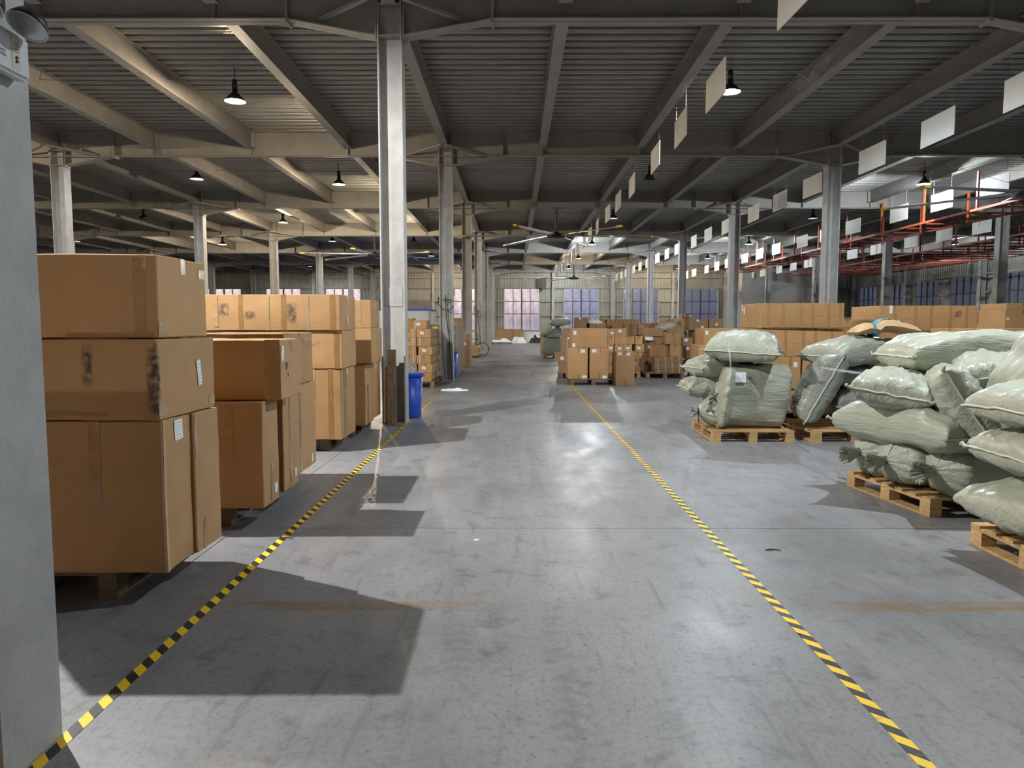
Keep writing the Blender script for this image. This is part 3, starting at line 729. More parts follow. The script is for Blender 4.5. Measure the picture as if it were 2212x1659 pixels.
rail(19.6, 22.4, 26.0, 52.0, 5.0, 'dark red steel rail grid hanging farther right before the side wall', 'red_oxide', 4)
rail(24.2, 26.6, 34.0, 54.0, 5.2, 'dark red steel rail closest to the right side wall', 'red_oxide', 5)

# ------------------------------------------------------------------ floor tapes
def tape_line(x, y0, y1, m, label):
    o = MB().box(-0.027, 0.027, 0, y1 - y0, 0.0004, 0.0022).build('hazard_tape', m, None, (x, y0, 0)); tag(o, label, 'floor tape')
tape_line(-1.632, 1.6, 14.2, 'hazard_left', 'black and yellow hazard tape along the left side of the aisle')
tape_line(-1.632, 14.2, 19.5, 'hazard_worn', 'worn dull continuation of the left hazard tape past the blue bin')
tape_line(1.408, 1.6, 17.9, 'hazard_right', 'black and yellow hazard tape along the right side of the aisle')

# ------------------------------------------------------------------ cartons
FACES = {'F': ((1, 0, 0), (0, 0, 1), (0, -1, 0)), 'B': ((-1, 0, 0), (0, 0, 1), (0, 1, 0)), 'R': ((0, 1, 0), (0, 0, 1), (1, 0, 0)),
         'L': ((0, -1, 0), (0, 0, 1), (-1, 0, 0)), 'T': ((1, 0, 0), (0, 1, 0), (0, 0, 1)), 'D': ((1, 0, 0), (0, -1, 0), (0, 0, -1))}
class Carton:
    """surface of a slightly bulging cardboard box, origin at the middle of its base"""
    def __init__(s, w, d, h, bulge, seed, worn=0.004):
        s.dim = (w, d, h); s.b = bulge; s.seed = seed; s.worn = worn
    def pt(s, f, u, v, off=0.0):
        U, V, N = (Vector(a) for a in FACES[f]); w, d, h = s.dim; half = Vector((w / 2, d / 2, h / 2))
        p = Vector(((U.x * u + V.x * v + N.x) * half.x, (U.y * u + V.y * v + N.y) * half.y, (U.z * u + V.z * v + N.z) * half.z + h / 2))
        bul = s.b if f not in 'TD' else (s.b * 0.15 if f == 'T' else 0.0)
        k = max(0.0, (1 - u * u)) * max(0.0, (1 - v * v))
        if s.worn: p += noise.noise_vector(p * 5 + Vector((s.seed, 0, 0))) * s.worn
        return p + N * (bul * k * (1 + 0.5 * noise.noise(p * 3 + Vector((0, s.seed, 0)))) + off)
    def grid(s, f, u0, u1, v0, v1, nu, nv, off):
        vs = [s.pt(f, u0 + (u1 - u0) * i / nu, v0 + (v1 - v0) * j / nv, off) for j in range(nv + 1) for i in range(nu + 1)]
        fs = [(j * (nu + 1) + i, j * (nu + 1) + i + 1, (j + 1) * (nu + 1) + i + 1, (j + 1) * (nu + 1) + i) for j in range(nv) for i in range(nu)]
        return vs, fs
    def body(s, n):
        mb = MB()
        for f in FACES: mb.add(*s.grid(f, -1, 1, -1, 1, n, n, 0))
        me = mb.mesh('cardboard_box'); bm = bmesh.new(); bm.from_mesh(me)
        bmesh.ops.remove_doubles(bm, verts=bm.verts, dist=1e-4)
        sharp = [e for e in bm.edges if len(e.link_faces) == 2 and e.calc_face_angle(0) > 0.9]
        bmesh.ops.bevel(bm, geom=sharp, offset=min(0.006, min(s.dim) * 0.03), segments=1, affect='EDGES')
        bmesh.ops.recalc_face_normals(bm, faces=bm.faces); bm.to_mesh(me); bm.free()
        return me
    def strip(s, f, u0, u1, v0, v1, n, off, thick=0.0012):
        nu, nv = (n, 1) if abs(u1 - u0) > abs(v1 - v0) else (1, n)
        mb = MB(); a, fa = s.grid(f, u0, u1, v0, v1, nu, nv, off); mb.add(a, fa); return mb
CARTONS = 0
def carton(label, x0, x1, y0, y1, z0, z1, rot=0.0, tape='auto', strips=(), labels=(), straps=(), group=None, m='carton', bulge=0.006, n=None, tilt=None, worn=None):
    """tape 'auto' runs a strip over the top and down both ends; strips: (face,u0,u1,v0,v1[,mat]); labels: (face,u,v,w,h[,turn]); straps: 'x' or 'y' positions"""
    global CARTONS
    CARTONS += 1
    w, d, h = x1 - x0, y1 - y0, z1 - z0
    near = y0 < 12
    cb = Carton(w, d, h, bulge, CARTONS * 3.7, (0.005 if near else 0.004) if worn is None else worn)
    n = n or (8 if near else 3)
    o = link('cardboard_box', cb.body(n), m, None, ((x0 + x1) / 2, (y0 + y1) / 2, z0), (tilt[0] if tilt else 0, tilt[1] if tilt else 0, R(rot)))
    tag(o, label, 'box', group)
    k = n if near else 3
    if tape == 'auto': tape = 'x' if w >= d else 'y'
    tw = 0.03
    if tape in ('x', 'y'):
        mb = MB()
        if tape == 'x':
            a = tw / (d / 2); e = min(0.09 / (h / 2), 1.2)
            for q in (cb.strip('T', -1, 1, -a, a, k, 0.0018), cb.strip('R', -a, a, 1 - e, 1, 2, 0.0018), cb.strip('L', -a, a, 1 - e, 1, 2, 0.0018)): mb.add(q.v, q.f)
        else:
            a = tw / (w / 2); e = min(0.09 / (h / 2), 1.2)
            for q in (cb.strip('T', -a, a, -1, 1, k, 0.0018), cb.strip('F', -a, a, 1 - e, 1, 2, 0.0018), cb.strip('B', -a, a, 1 - e, 1, 2, 0.0018)): mb.add(q.v, q.f)
        mb.build('tape', 'packing_tape', o)
    for st in strips:
        f, u0, u1, v0, v1 = st[:5]; mm = st[5] if len(st) > 5 else 'packing_tape'
        if mm == 'scuff':
            q = 10; vs, fs = cb.grid(f, u0, u1, v0, v1, q, q, 0.0018); me = mesh('scuff_mark', vs, fs)
            at_ = me.attributes.new('soft', 'FLOAT', 'POINT')
            for j_ in range(q + 1):
                for i_ in range(q + 1): at_.data[j_ * (q + 1) + i_].value = math.sin(PI * i_ / q) ** 0.7 * math.sin(PI * j_ / q) ** 0.7
            link('scuff_mark', me, 'scuff', o); continue
        cb.strip(f, u0, u1, v0, v1, max(k, 2), 0.0022 if mm != 'scuff' else 0.0016).build('tape' if 'tape' in mm else 'scuff_mark' if mm == 'scuff' else 'marking', mm, o)
    for lb in labels:
        f, u, v, lw, lh = lb[:5]; turn = R(lb[5]) if len(lb) > 5 else 0
        U, V, N = (Vector(a) for a in FACES[f]); c = cb.pt(f, u, v, 0.004)
        ca, sa = math.cos(turn), math.sin(turn)
        mb = MB(); vs = []
        for (a, b) in ((-1, -1), (1, -1), (1, 1), (-1, 1)):
            du, dv = a * lw / 2, b * lh / 2
            vs.append(c + U * (du * ca - dv * sa) + V * (du * sa + dv * ca))
        mb.add(vs + [p + N * 0.0006 for p in vs], [(0, 1, 2, 3), (4, 5, 6, 7), (0, 1, 5, 4), (1, 2, 6, 5), (2, 3, 7, 6), (3, 0, 4, 7)])
        mb.build('paper_label', 'paper', o)
    for st in straps:
        ax, pos = st
        if ax == 'x':     # band in a plane of constant local x
            x = pos * w / 2; r = 0.006; e = bulge + 0.004
            mb = MB().box(x - r, x + r, -d / 2 - e, -d / 2 - e + 0.002, 0, h).box(x - r, x + r, -d / 2 - e, d / 2 + e, h + 0.003, h + 0.005).box(x - r, x + r, d / 2 + e - 0.002, d / 2 + e, 0, h)
        else:
            y = pos * d / 2; r = 0.006; e = bulge + 0.004
            mb = MB().box(w / 2 + e - 0.002, w / 2 + e, y - r, y + r, 0, h).box(-w / 2 - e, w / 2 + e, y - r, y + r, h + 0.003, h + 0.005).box(-w / 2 - e, -w / 2 - e + 0.002, y - r, y + r, 0, h)
        mb.build('strap', 'white_board', o)
    return o

# ------------------------------------------------------------------ pallets
def pallet(label, x, y, w=1.0, d=1.2, rot=0, m='wood', h=0.15, boards=7):
    """(x, y) is the middle; deck boards run along local x; blocks under them"""
    o = empty('pallet', (x, y, 0), R(rot)); tag(o, label, 'pallet', 'wooden pallets')
    bw = 0.095; key = (w, d, h)
    dk = part_mesh(('dk',) + key, lambda: MB().box(-w / 2, w / 2, -bw / 2, bw / 2, h - 0.02, h).mesh('deck_board'))
    st = part_mesh(('st',) + key, lambda: MB().box(-0.05, 0.05, -d / 2, d / 2, h - 0.04, h - 0.0205).mesh('stringer_board'))
    bt = part_mesh(('bt',) + key, lambda: MB().box(-0.05, 0.05, -d / 2, d / 2, 0.0, 0.018).mesh('bottom_board'))
    bk = part_mesh(('bk',) + key, lambda: MB().box(-0.05, 0.05, -0.06, 0.06, 0.0185, h - 0.0405).mesh('block'))
    for me in (dk, st, bt, bk):
        if not me.materials: me.materials.append(MATS['wood'])
    def put(nm, me, loc):
        q = link(nm, me, m, o, loc)
        if m != 'wood':
            q.material_slots[0].link = 'OBJECT'; q.material_slots[0].material = MATS[m]
    for k in range(boards): put('deck_board', dk, (0, -d / 2 + bw / 2 + (d - bw) * k / (boards - 1), 0))
    for a in (-1, 0, 1):
        put('stringer_board', st, (a * (w / 2 - 0.05), 0, 0)); put('bottom_board', bt, (a * (w / 2 - 0.05), 0, 0))
        for b in (-1, 0, 1): put('block', bk, (a * (w / 2 - 0.05), b * (d / 2 - 0.06), 0))
    return o

# ------------------------------------------------------------------ sacks
def place(o, loc, yaw=0, pitch=0, roll=0):
    o.matrix_world = Matrix.Translation(loc) @ Euler((0, 0, R(yaw))).to_matrix().to_4x4() @ Euler((0, R(pitch), 0)).to_matrix().to_4x4() @ Euler((R(roll), 0, 0)).to_matrix().to_4x4()
SACKN = 0
def sack(label, loc, L=1.1, W=0.75, T=0.34, yaw=0, pitch=0, roll=0, bend=0.0, twist=0.0, seed=None, m='sack', power=0.29, lump=0.03, ends=(True, True), tuft=True, paper=None, group='woven sacks on pallets', flat=0.85):
    """sewn woven sack: two bulging sheets joined along a seam; local x is the length, z the thickness, origin in the middle"""
    global SACKN
    SACKN += 1; sd = seed or SACKN * 5.3
    nu, nv = 44, 30
    def P(u, v, s):
        e = 1 - u * u; f = 1 - v * v
        x = L / 2 * (u - 0.05 * u * abs(u) ** 3 * f); y = W / 2 * (v - 0.09 * v * abs(v) ** 3 * e)
        h = T / 2 * max(0, e) ** power * max(0, f) ** power * (1.0 + 0.10 * (1 - f))
        base = Vector((u * 1.3 + sd, v * 1.1, s * 2.0))
        h *= 1 + lump * 6 * noise.noise(base) + lump * 3 * noise.noise(base * 2.7)
        # gathers running in from the seam
        gx = math.exp(-(1 - abs(u)) * 5.5); gy = math.exp(-(1 - abs(v)) * 7)
        h += gx * 0.016 * math.sin(v * 17 + 5 * noise.noise(Vector((v * 3, sd, s)))) * min(1, f * 3) * min(1, e * 8)
        h += gy * 0.008 * math.sin(u * 26 + 5 * noise.noise(Vector((u * 3, sd, s)))) * min(1, e * 3) * min(1, f * 8)
        h += 0.030 * (abs(noise.noise(Vector((u * 3.4 + sd, v * 4.5, s * 3)))) - 0.2) * min(1, e * 3) * min(1, f * 3)
        h += 0.016 * noise.noise(Vector((u * 2.0 + sd, v * 9, s))) * min(1, e * 3) * min(1, f * 3)
        z = h if s > 0 else -h * flat
        z += bend * u * u + twist * u * v
        z += 0.012 * noise.noise(Vector((u * 4 + sd, v * 4, 7)))
        return Vector((x, y, z))
    mb = MB(); us = [math.sin(PI / 2 * (2 * i / nu - 1)) * 0.55 + (2 * i / nu - 1) * 0.45 for i in range(nu + 1)]; vs = [math.sin(PI / 2 * (2 * j / nv - 1)) * 0.55 + (2 * j / nv - 1) * 0.45 for j in range(nv + 1)]
    for s in (1, -1):
        pts = [P(u, v, s) for v in vs for u in us]
        fs = [(j * (nu + 1) + i, j * (nu + 1) + i + 1, (j + 1) * (nu + 1) + i + 1, (j + 1) * (nu + 1) + i) for j in range(nv) for i in range(nu)]
        if s < 0: fs = [tuple(reversed(f)) for f in fs]
        mb.add(pts, fs)
    me = mb.mesh('woven_sack', True); bm = bmesh.new(); bm.from_mesh(me); bmesh.ops.remove_doubles(bm, verts=bm.verts, dist=5e-4)
    bmesh.ops.recalc_face_normals(bm, faces=bm.faces); bm.to_mesh(me); bm.free()
    for p in me.polygons: p.use_smooth = True
    o = link('woven_sack', me, m); place(o, loc, yaw, pitch, roll); tag(o, label, 'sack', group)
    for e, sg in zip(ends, (-1, 1)):
        if not e: continue
        edge = [P(sg, v, 1) + Vector((sg * 0.006, 0, 0)) for v in vs]
        MB().tube(edge, 0.0085, 6).build('seam', 'sack_cord', o, None, None, True)
        if tuft:
            for c in (-1, 1):      # ears at the corners
                p = P(sg, c, 1); d = Vector((sg * 0.55, c * 0.8, 0.1)).normalized()
                q = MB(); prev = None
                for t in range(5):
                    w = 0.045 * (1 - t / 6) * (1 + 0.3 * noise.noise(Vector((t, sd, c))))
                    cc = p + d * (t * 0.016 - 0.03) + Vector((0, 0, 0.012 * math.sin(t * 2 + sd)))
                    a = Vector((-d.y, d.x, 0))
                    q.v += [cc + a * w * 0.5 + Vector((0, 0, 0.010)), cc - a * w * 0.5 + Vector((0, 0, 0.014)), cc - a * w * 0.5 - Vector((0, 0, 0.010)), cc + a * w * 0.5 - Vector((0, 0, 0.012))]
                    if t: 
                        b0 = (t - 1) * 4
                        q.f += [(b0 + k, b0 + (k + 1) % 4, b0 + 4 + (k + 1) % 4, b0 + 4 + k) for k in range(4)]
                q.f += [(0, 1, 2, 3), (16, 17, 18, 19)]
                q.build('corner_ear', m, o, None, None, True)
    if paper:
        u, v, s, lw, lh, turn = paper; c = P(u, v, s); du = (P(u + 0.03, v, s) - c).normalized(); dv = (P(u, v + 0.03, s) - c); nrm = du.cross(dv).normalized(); dv = nrm.cross(du)
        if nrm.z * s < 0: nrm = -nrm
        a = R(turn); U = du * math.cos(a) + dv * math.sin(a); V = -du * math.sin(a) + dv * math.cos(a)
        vs2 = [c + nrm * 0.016 + U * (i * lw / 2) + V * (j * lh / 2) for i, j in ((-1, -1), (1, -1), (1, 1), (-1, 1))]
        MB().add(vs2 + [p + nrm * 0.001 for p in vs2], [(0, 3, 2, 1), (4, 5, 6, 7), (0, 1, 5, 4), (1, 2, 6, 5), (2, 3, 7, 6), (3, 0, 4, 7)]).build('paper_label', 'paper', o)
    return o

def tied_sack(label, loc, L=1.1, W=0.6, T=0.35, yaw=0, pitch=0, roll=0, seed=None, m='sack', sq=3.0, neck=0.13, tie=True, group='woven sacks on pallets', strap=None, wrinkle=0.014, neck_z=0.0, neck_y=0.0, shear=0.0, tuft=0.14):
    """full sack gathered and tied at its -x end"""
    global SACKN
    SACKN += 1; sd = seed or SACKN * 4.1
    nu, nt = 46, 56; mb = MB()
    def sec(i):
        t = i / nu
        x = -L / 2 - tuft + (L + tuft) * t; b = (x + L / 2) / L         # b<0: tuft
        if b < 0: k = 0.10 + 0.62 * min(1.0, (-b * L) / tuft) ** 0.8 * 0.42; fold = 0.20
        elif b < neck: q = b / neck; k = 0.10 + 0.90 * math.sin(q * PI / 2) ** 0.75; fold = 0.10 * (1 - q) ** 0.7
        else:
            k = 1.0; fold = 0.0
        e = (b - 0.86) / 0.14
        if e > 0: k = max(0.0, 1 - e ** 3.2) ** 0.40
        return x, b, k, fold
    for i in range(nu + 1):
        x, b, k, fold = sec(i)
        f = max(0.0, 1 - max(0, b) / (neck * 2.2)) if b < neck * 2.2 else 0
        cz, cy = neck_z * f, neck_y * f
        for j in range(nt):
            t = 2 * PI * j / nt; c, s = math.cos(t), math.sin(t)
            r = (abs(c) ** sq + abs(s) ** sq) ** (-1 / sq) if k > 0.3 else 1.0
            kk = k * (1 + fold * math.cos(13 * t + 2 * noise.noise(Vector((sd, x * 4, 0)))) + fold * 0.6 * math.cos(21 * t + sd))
            y, z = c * r * W / 2 * kk, s * r * T / 2 * kk
            if b < neck: 
                mm = min(W, T) / 2; q = max(0, min(1, b / neck)); y = c * r * kk * (mm * (1 - q) + W / 2 * q); z = s * r * kk * (mm * (1 - q) + T / 2 * q)
            p = Vector((x, y, z)); nn = Vector((0, c, s))
            d = wrinkle * noise.noise(Vector((x * 3 + sd, y * 9, z * 9))) * 1.2 + wrinkle * 1.5 * noise.noise(Vector((x * 1.6 + sd, y * 2.5, z * 2.5)))
            if 0 < b < 0.5: d += 0.010 * (1 - b * 2) * math.cos(17 * t + sd)
            p += nn * d * min(1, k * 1.5)
            if b < 0: p.z += -0.25 * (-b * L) * 0.6
            mb.v.append(p + Vector((shear * z, cy, cz)))
    for i in range(nu):
        for j in range(nt):
            q = i * nt; mb.f.append((q + j, q + (j + 1) % nt, q + nt + (j + 1) % nt, q + nt + j))
    me = mb.mesh('woven_sack', True); bm = bmesh.new(); bm.from_mesh(me); bmesh.ops.remove_doubles(bm, verts=bm.verts, dist=3e-4)
    bmesh.ops.recalc_face_normals(bm, faces=bm.faces); bm.to_mesh(me); bm.free()
    for p in me.polygons: p.use_smooth = True
    o = link('woven_sack', me, m); place(o, loc, yaw, pitch, roll); tag(o, label, 'sack', group)
    if tie:
        ring = [(-L / 2 + 0.004 * math.sin(a * 3), neck_y + 0.032 * math.cos(a), neck_z + 0.032 * math.sin(a)) for a in [2 * PI * k / 16 for k in range(17)]]
        tb = MB().tube(ring, 0.010, 6, False).build('tie_band', 'blue_strap', o, None, None, True)
        if strap:
            MB().bar((-L / 2, neck_y, neck_z), (-L / 2 + strap[0], neck_y + strap[1], neck_z + strap[2]), 0.022, 0.004).build('tie_end', 'blue_strap', o)
    return o

# ================================================================== left row of cartons
GL = 'cartons stacked along the left tape line'
pallet('dark old pallet under the nearest carton stack', -2.68, 4.30, 1.0, 0.9, 0, 'grey_wood')
carton('tall brown carton with white sticker, bottom front of the nearest left stack', -2.78, -1.895, 3.83, 4.175, 0.152, 0.985, 0.5,
       tape=None, strips=[('F', 0.12, 0.26, -0.15, 1), ('R', -0.95, -0.80, -1, 1, 'clear_tape'), ('R', -0.55, 0.1, 0.985, 1, 'clear_tape')], labels=[('R', 0.1, 0.83, 0.10, 0.115, 3)], group=GL)
carton('tall brown carton behind the stickered one, bottom of the nearest left stack', -2.76, -1.875, 4.185, 4.53, 0.152, 0.985, -0.6,
       tape=None, strips=[('R', -0.9, -0.76, 0.35, 1, 'clear_tape'), ('R', -0.5, -0.3, -1, -0.55)], group=GL)
carton('brown carton with blackened scuffed edge, middle of the nearest left stack', -2.80, -1.885, 3.83, 4.51, 0.99, 1.425, -1.2,
       tape=None, strips=[('F', 0.86, 1.02, -1, 0.95, 'scuff'), ('F', 0.93, 1.03, -1, 1, 'scuff'), ('R', -1.04, -0.93, -1, 0.9, 'scuff'), ('F', -0.50, -0.40, -0.95, 0.85, 'scuff'), ('F', 0.1, 0.25, -0.2, 0.9, 'scuff'), ('F', -0.9, 0.4, -0.90, -0.80), ('R', -1, -0.75, -0.9, -0.6, 'clear_tape'), ('R', 0.75, 1, -0.9, -0.62, 'clear_tape')],
       labels=[('R', 0.35, 0.05, 0.05, 0.15, 8)], group=GL)
carton('brown carton with glossy tape corner, topmost of the nearest left stack', -2.80, -1.905, 3.86, 4.48, 1.43, 1.875, 0.8,
       tape='x', strips=[('F', 0.72, 0.86, -0.95, 0.92, 'packing_tape'), ('F', -0.1, 0.95, -0.97, -0.87), ('R', -1, -0.72, -0.95, -0.62, 'clear_tape'), ('R', 0.68, 1, 0.55, 0.8, 'clear_tape'), ('F', 0.78, 0.88, 0.6, 0.98, 'clear_tape')], group=GL)
pallet('dark pallet under the second carton stack', -2.62, 5.75, 1.0, 0.9, 0, 'grey_wood')
carton('tall carton with torn corner flap, bottom front of the second left stack', -2.62, -1.84, 5.22, 5.57, 0.152, 0.94, 0,
       tape=None, strips=[('F', 0.32, 0.46, -0.1, 0.95), ('R', -0.95, -0.6, 0.7, 1, 'clear_tape'), ('R', -0.2, 0.1, -1, -0.2)], labels=[('R', 0.5, -0.74, 0.07, 0.075, 2)], group=GL, bulge=0.012)
carton('tall carton with white sticker low down, second along the second left stack', -2.62, -1.86, 5.76, 6.16, 0.152, 0.94, 0,
       tape=None, strips=[('F', 0.6, 0.75, -1, 1), ('R', -0.3, -0.1, -1, 1)], labels=[('R', 0.4, -0.72, 0.05, 0.075, 0)], group=GL)
carton('large carton with inked letters and white tag, overhanging top of the second left stack', -2.75, -1.73, 5.30, 5.84, 0.945, 1.392, 1.2,
       tape='x', strips=[('F', 0.78, 1.0, -1, 1, 'packing_tape'), ('T', -1, 1, 0.75, 1, 'clear_tape')], labels=[('R', -0.82, 0.55, 0.06, 0.11, -8)], group=GL)
# inked marks on that carton's side
mk = bpy.data.objects['cardboard_box.006'] if 'cardboard_box.006' in bpy.data.objects else None
if mk:
    MB().bar((0.517, -0.17, 0.27), (0.517, -0.13, 0.27), 0.003, 0.008).bar((0.517, -0.15, 0.27), (0.517, -0.15, 0.215), 0.003, 0.008).bar((0.517, -0.12, 0.275), (0.517, -0.12, 0.235), 0.003, 0.008).bar((0.517, -0.12, 0.255), (0.517, -0.085, 0.275), 0.003, 0.008).bar((0.517, -0.14, 0.19), (0.517, -0.09, 0.19), 0.003, 0.008).bar((0.517, -0.10, 0.19), (0.517, -0.10, 0.165), 0.003, 0.008).build('inked_mark', 'mauve_mark', mk)
pallet('dark pallet farther under the second carton stack', -2.68, 6.78, 1.0, 0.8, 0, 'grey_wood')
carton('tall narrow carton with white sticker at its foot, behind the second left stack', -2.75, -1.955, 6.45, 7.05, 0.152, 0.965, 0,
       tape=None, strips=[('R', -0.8, -0.62, -1, 1)], labels=[('R', 0.45, -0.82, 0.06, 0.08, 0)], group=GL)
carton('carton with grey tape on its side, on the narrow carton behind the second left stack', -2.75, -1.93, 6.05, 6.90, 0.97, 1.43, 0,
       tape='x', strips=[('R', 0.3, 0.95, 0.62, 0.82, 'clear_tape'), ('T', -1, 1, -0.95, -0.6, 'clear_tape')], group=GL)
pallet('dark pallet under the third carton stack', -2.76, 8.95, 1.1, 0.9, 0, 'grey_wood')
carton('tall carton with frayed vertical tape, bottom of the third left stack', -2.82, -2.03, 8.43, 9.15, 0.152, 0.985, -0.5,
       tape=None, strips=[('F', 0.1, 0.25, 0.1, 1, 'clear_tape'), ('F', 0.62, 0.76, -1, 1), ('R', -0.7, -0.3, -1, 1)], labels=[('R', -0.2, 0.9, 0.05, 0.06)], group=GL, bulge=0.014)
carton('carton with flapping loose tape, middle of the third left stack', -2.84, -2.01, 8.42, 9.17, 0.99, 1.432, 0.4,
       tape=None, strips=[('F', -0.1, 0.08, -0.9, 0.7, 'clear_tape'), ('F', 0.78, 0.92, -1, 1), ('F', 0.0, 0.35, 0.25, 0.42, 'clear_tape')], labels=[], group=GL)
carton('very long carton crossed by many tapes, topmost of the third left stack', -3.72, -2.02, 8.40, 9.20, 1.437, 1.852, 0,
       tape='x', strips=[('F', -0.72, -0.66, -0.8, 0.95, 'clear_tape'), ('F', -0.38, -0.32, -1, 1), ('F', -0.02, 0.04, -1, 1, 'clear_tape'), ('F', 0.2, 0.27, -1, 1), ('F', 0.52, 0.58, -1, 0.95, 'clear_tape'), ('F', 0.86, 0.94, -1, 1), ('F', -0.66, -0.5, -0.3, 0.55, 'scuff'), ('F', 0.26, 0.42, -0.7, 0.6, 'scuff'), ('F', -0.32, -0.14, -0.4, 0.1, 'scuff')],
       labels=[('R', -0.2, -0.35, 0.05, 0.10, 10)], group=GL, bulge=0.01)
MB().box(-3.6, -2.75, 8.55, 9.2, 0.152, 1.43)
carton('plain carton hidden low behind the second stack, under the very long carton', -3.70, -2.87, 8.5, 9.15, 0.152, 1.43, 0, tape=None, group=GL)
pallet('dark pallet under the fourth carton stack beside the column', -2.66, 10.2, 1.0, 1.2, 0, 'grey_wood')
carton('tall carton, bottom front of the fourth left stack', -2.62, -1.99, 9.6, 10.15, 0.152, 0.985, 0, tape=None, strips=[('F', 0.35, 0.5, -1, 1), ('R', -0.6, -0.3, -1, 0.3)], group=GL)
carton('narrow tall carton next to the column, bottom back of the fourth left stack', -2.62, -2.03, 10.2, 10.88, 0.152, 0.975, 0, tape=None, labels=[('R', 0.0, 0.83, 0.06, 0.08)], group=GL)
carton('carton with one vertical tape, middle of the fourth left stack', -2.60, -1.885, 9.58, 10.25, 0.99, 1.455, -1.5, tape=None, strips=[('F', 0.1, 0.25, -1, 1), ('R', 0.3, 0.55, -1, -0.5, 'clear_tape')], group=GL)
carton('carton with shiny scribbled tape, topmost of the fourth left stack', -2.58, -1.90, 9.6, 10.2, 1.46, 1.83, 0.5, tape='x', strips=[('F', 0.45, 0.62, -1, 1, 'clear_tape')], group=GL)

for k, w in enumerate(('bottom', 'middle', 'top')):  # unseen cartons, added and sized to shade the nearest stack and floor
    carton(f'wide carton beside the camera outside the picture, added to block lamp light, {w} of its stack', -4.0, -1.66, -2.0, 0.0, 0.82 * k, 0.82 * k + 0.81, 0, group=GL, worn=0.001, bulge=0.0)

# plank and short offcut leaning on the column
tag(fixed(MB().bar((0, 0, 0), (-0.02, 0.13, 1.12), 0.125, 0.05, (0, 1, 0)), 'plank') and link('weathered_plank', bpy.data.meshes['plank'], 'old_wood', None, (-1.825, 10.72, 0.01)), 'weathered thick wooden plank leaning upright on the column', 'plank')
tag(link('wood_offcut', fixed(MB().bar((0, 0, 0), (0.0, 0.06, 0.86), 0.05, 0.03, (0, 1, 0)), 'offcut'), 'wood', None, (-1.93, 10.86, 0.005)), 'thin pale wooden offcut behind the leaning plank', 'plank')

# blue bins
def bin_(label, x, y, h=0.73, r=0.25):
    o = empty('round_bin', (x, y, 0)); tag(o, label, 'bin', 'blue round bins')
    MB().lathe([(0, 0.005), (r * 0.80, 0.005), (r * 0.82, 0.02), (r * 0.95, h - 0.06), (r * 0.93, h - 0.06), (r * 0.79, 0.03), (0, 0.03)], 36).build('body', 'blue_plastic', o, None, None, True)
    MB().lathe([(r * 0.94, h - 0.065), (r * 1.03, h - 0.06), (r * 1.05, h - 0.02), (r * 1.03, h), (r * 0.95, h), (r * 0.93, h - 0.05)], 36).build('rim', 'blue_plastic', o, None, None, True)
bin_('tall round blue plastic bin beside the second column', -1.735, 11.75)
bin_('blue plastic bin half hidden behind the third column', -1.87, 20.55, 0.76, 0.27)

def heap(name, label, cat, x, y, z, w, d, h, m, seed, rough=0.30, group=None, n=40, sharp=1.0, film=False):
    """crumpled mound"""
    mb = MB()
    for j in range(n + 1):
        for i in range(n + 1):
            u, v = 2 * i / n - 1, 2 * j / n - 1
            r = min(1.0, math.sqrt(u * u + v * v))
            k = math.sqrt(u * u + v * v)
            if k > 1e-6:
                q = max(abs(u), abs(v)) / k; uu, vv = u * q, v * q
            else: uu, vv = u, v
            rr = math.sqrt(uu * uu + vv * vv)
            b = max(0, 1 - rr ** 3.0) ** 0.6 * (0.72 + 0.5 * noise.noise(Vector((uu * 1.7 + seed * 2, vv * 1.7, 9))))
            nz = noise.noise(Vector((uu * 2.6 + seed, vv * 2.6, 0))) * rough - abs(noise.noise(Vector((uu * 5 + seed, vv * 5, 3)))) * rough * 0.9 * sharp - abs(noise.noise(Vector((uu * 11 + seed, vv * 11, 3)))) * rough * 0.45
            e = 1 + 0.12 * noise.noise(Vector((math.atan2(vv, uu) * 1.5, seed, 1)))
            mb.v.append(Vector((uu * w / 2 * e, vv * d / 2 * e, max(0.0, h * b * (1 + nz) - (0.0 if rr < 0.999 else 0)))))
    base = len(mb.v)
    mb.f += [(j * (n + 1) + i, j * (n + 1) + i + 1, (j + 1) * (n + 1) + i + 1, (j + 1) * (n + 1) + i) for j in range(n) for i in range(n)]
    o = mb.build(name, m, None, (x, y, z), None, True); tag(o, label, cat, group); return o
hb = heap('plastic_bag', 'clear crumpled plastic bag bulging out of the blue bin', 'bag', -1.76, 11.75, 0.50, 0.40, 0.40, 0.62, 'clear_bag', 3, 0.2)
heap('white_cloth', 'crumpled white plastic sheet lying across the worn tape', 'cloth', -1.37, 16.45, 0.003, 0.66, 0.34, 0.05, 'white_cloth', 9, 0.9)

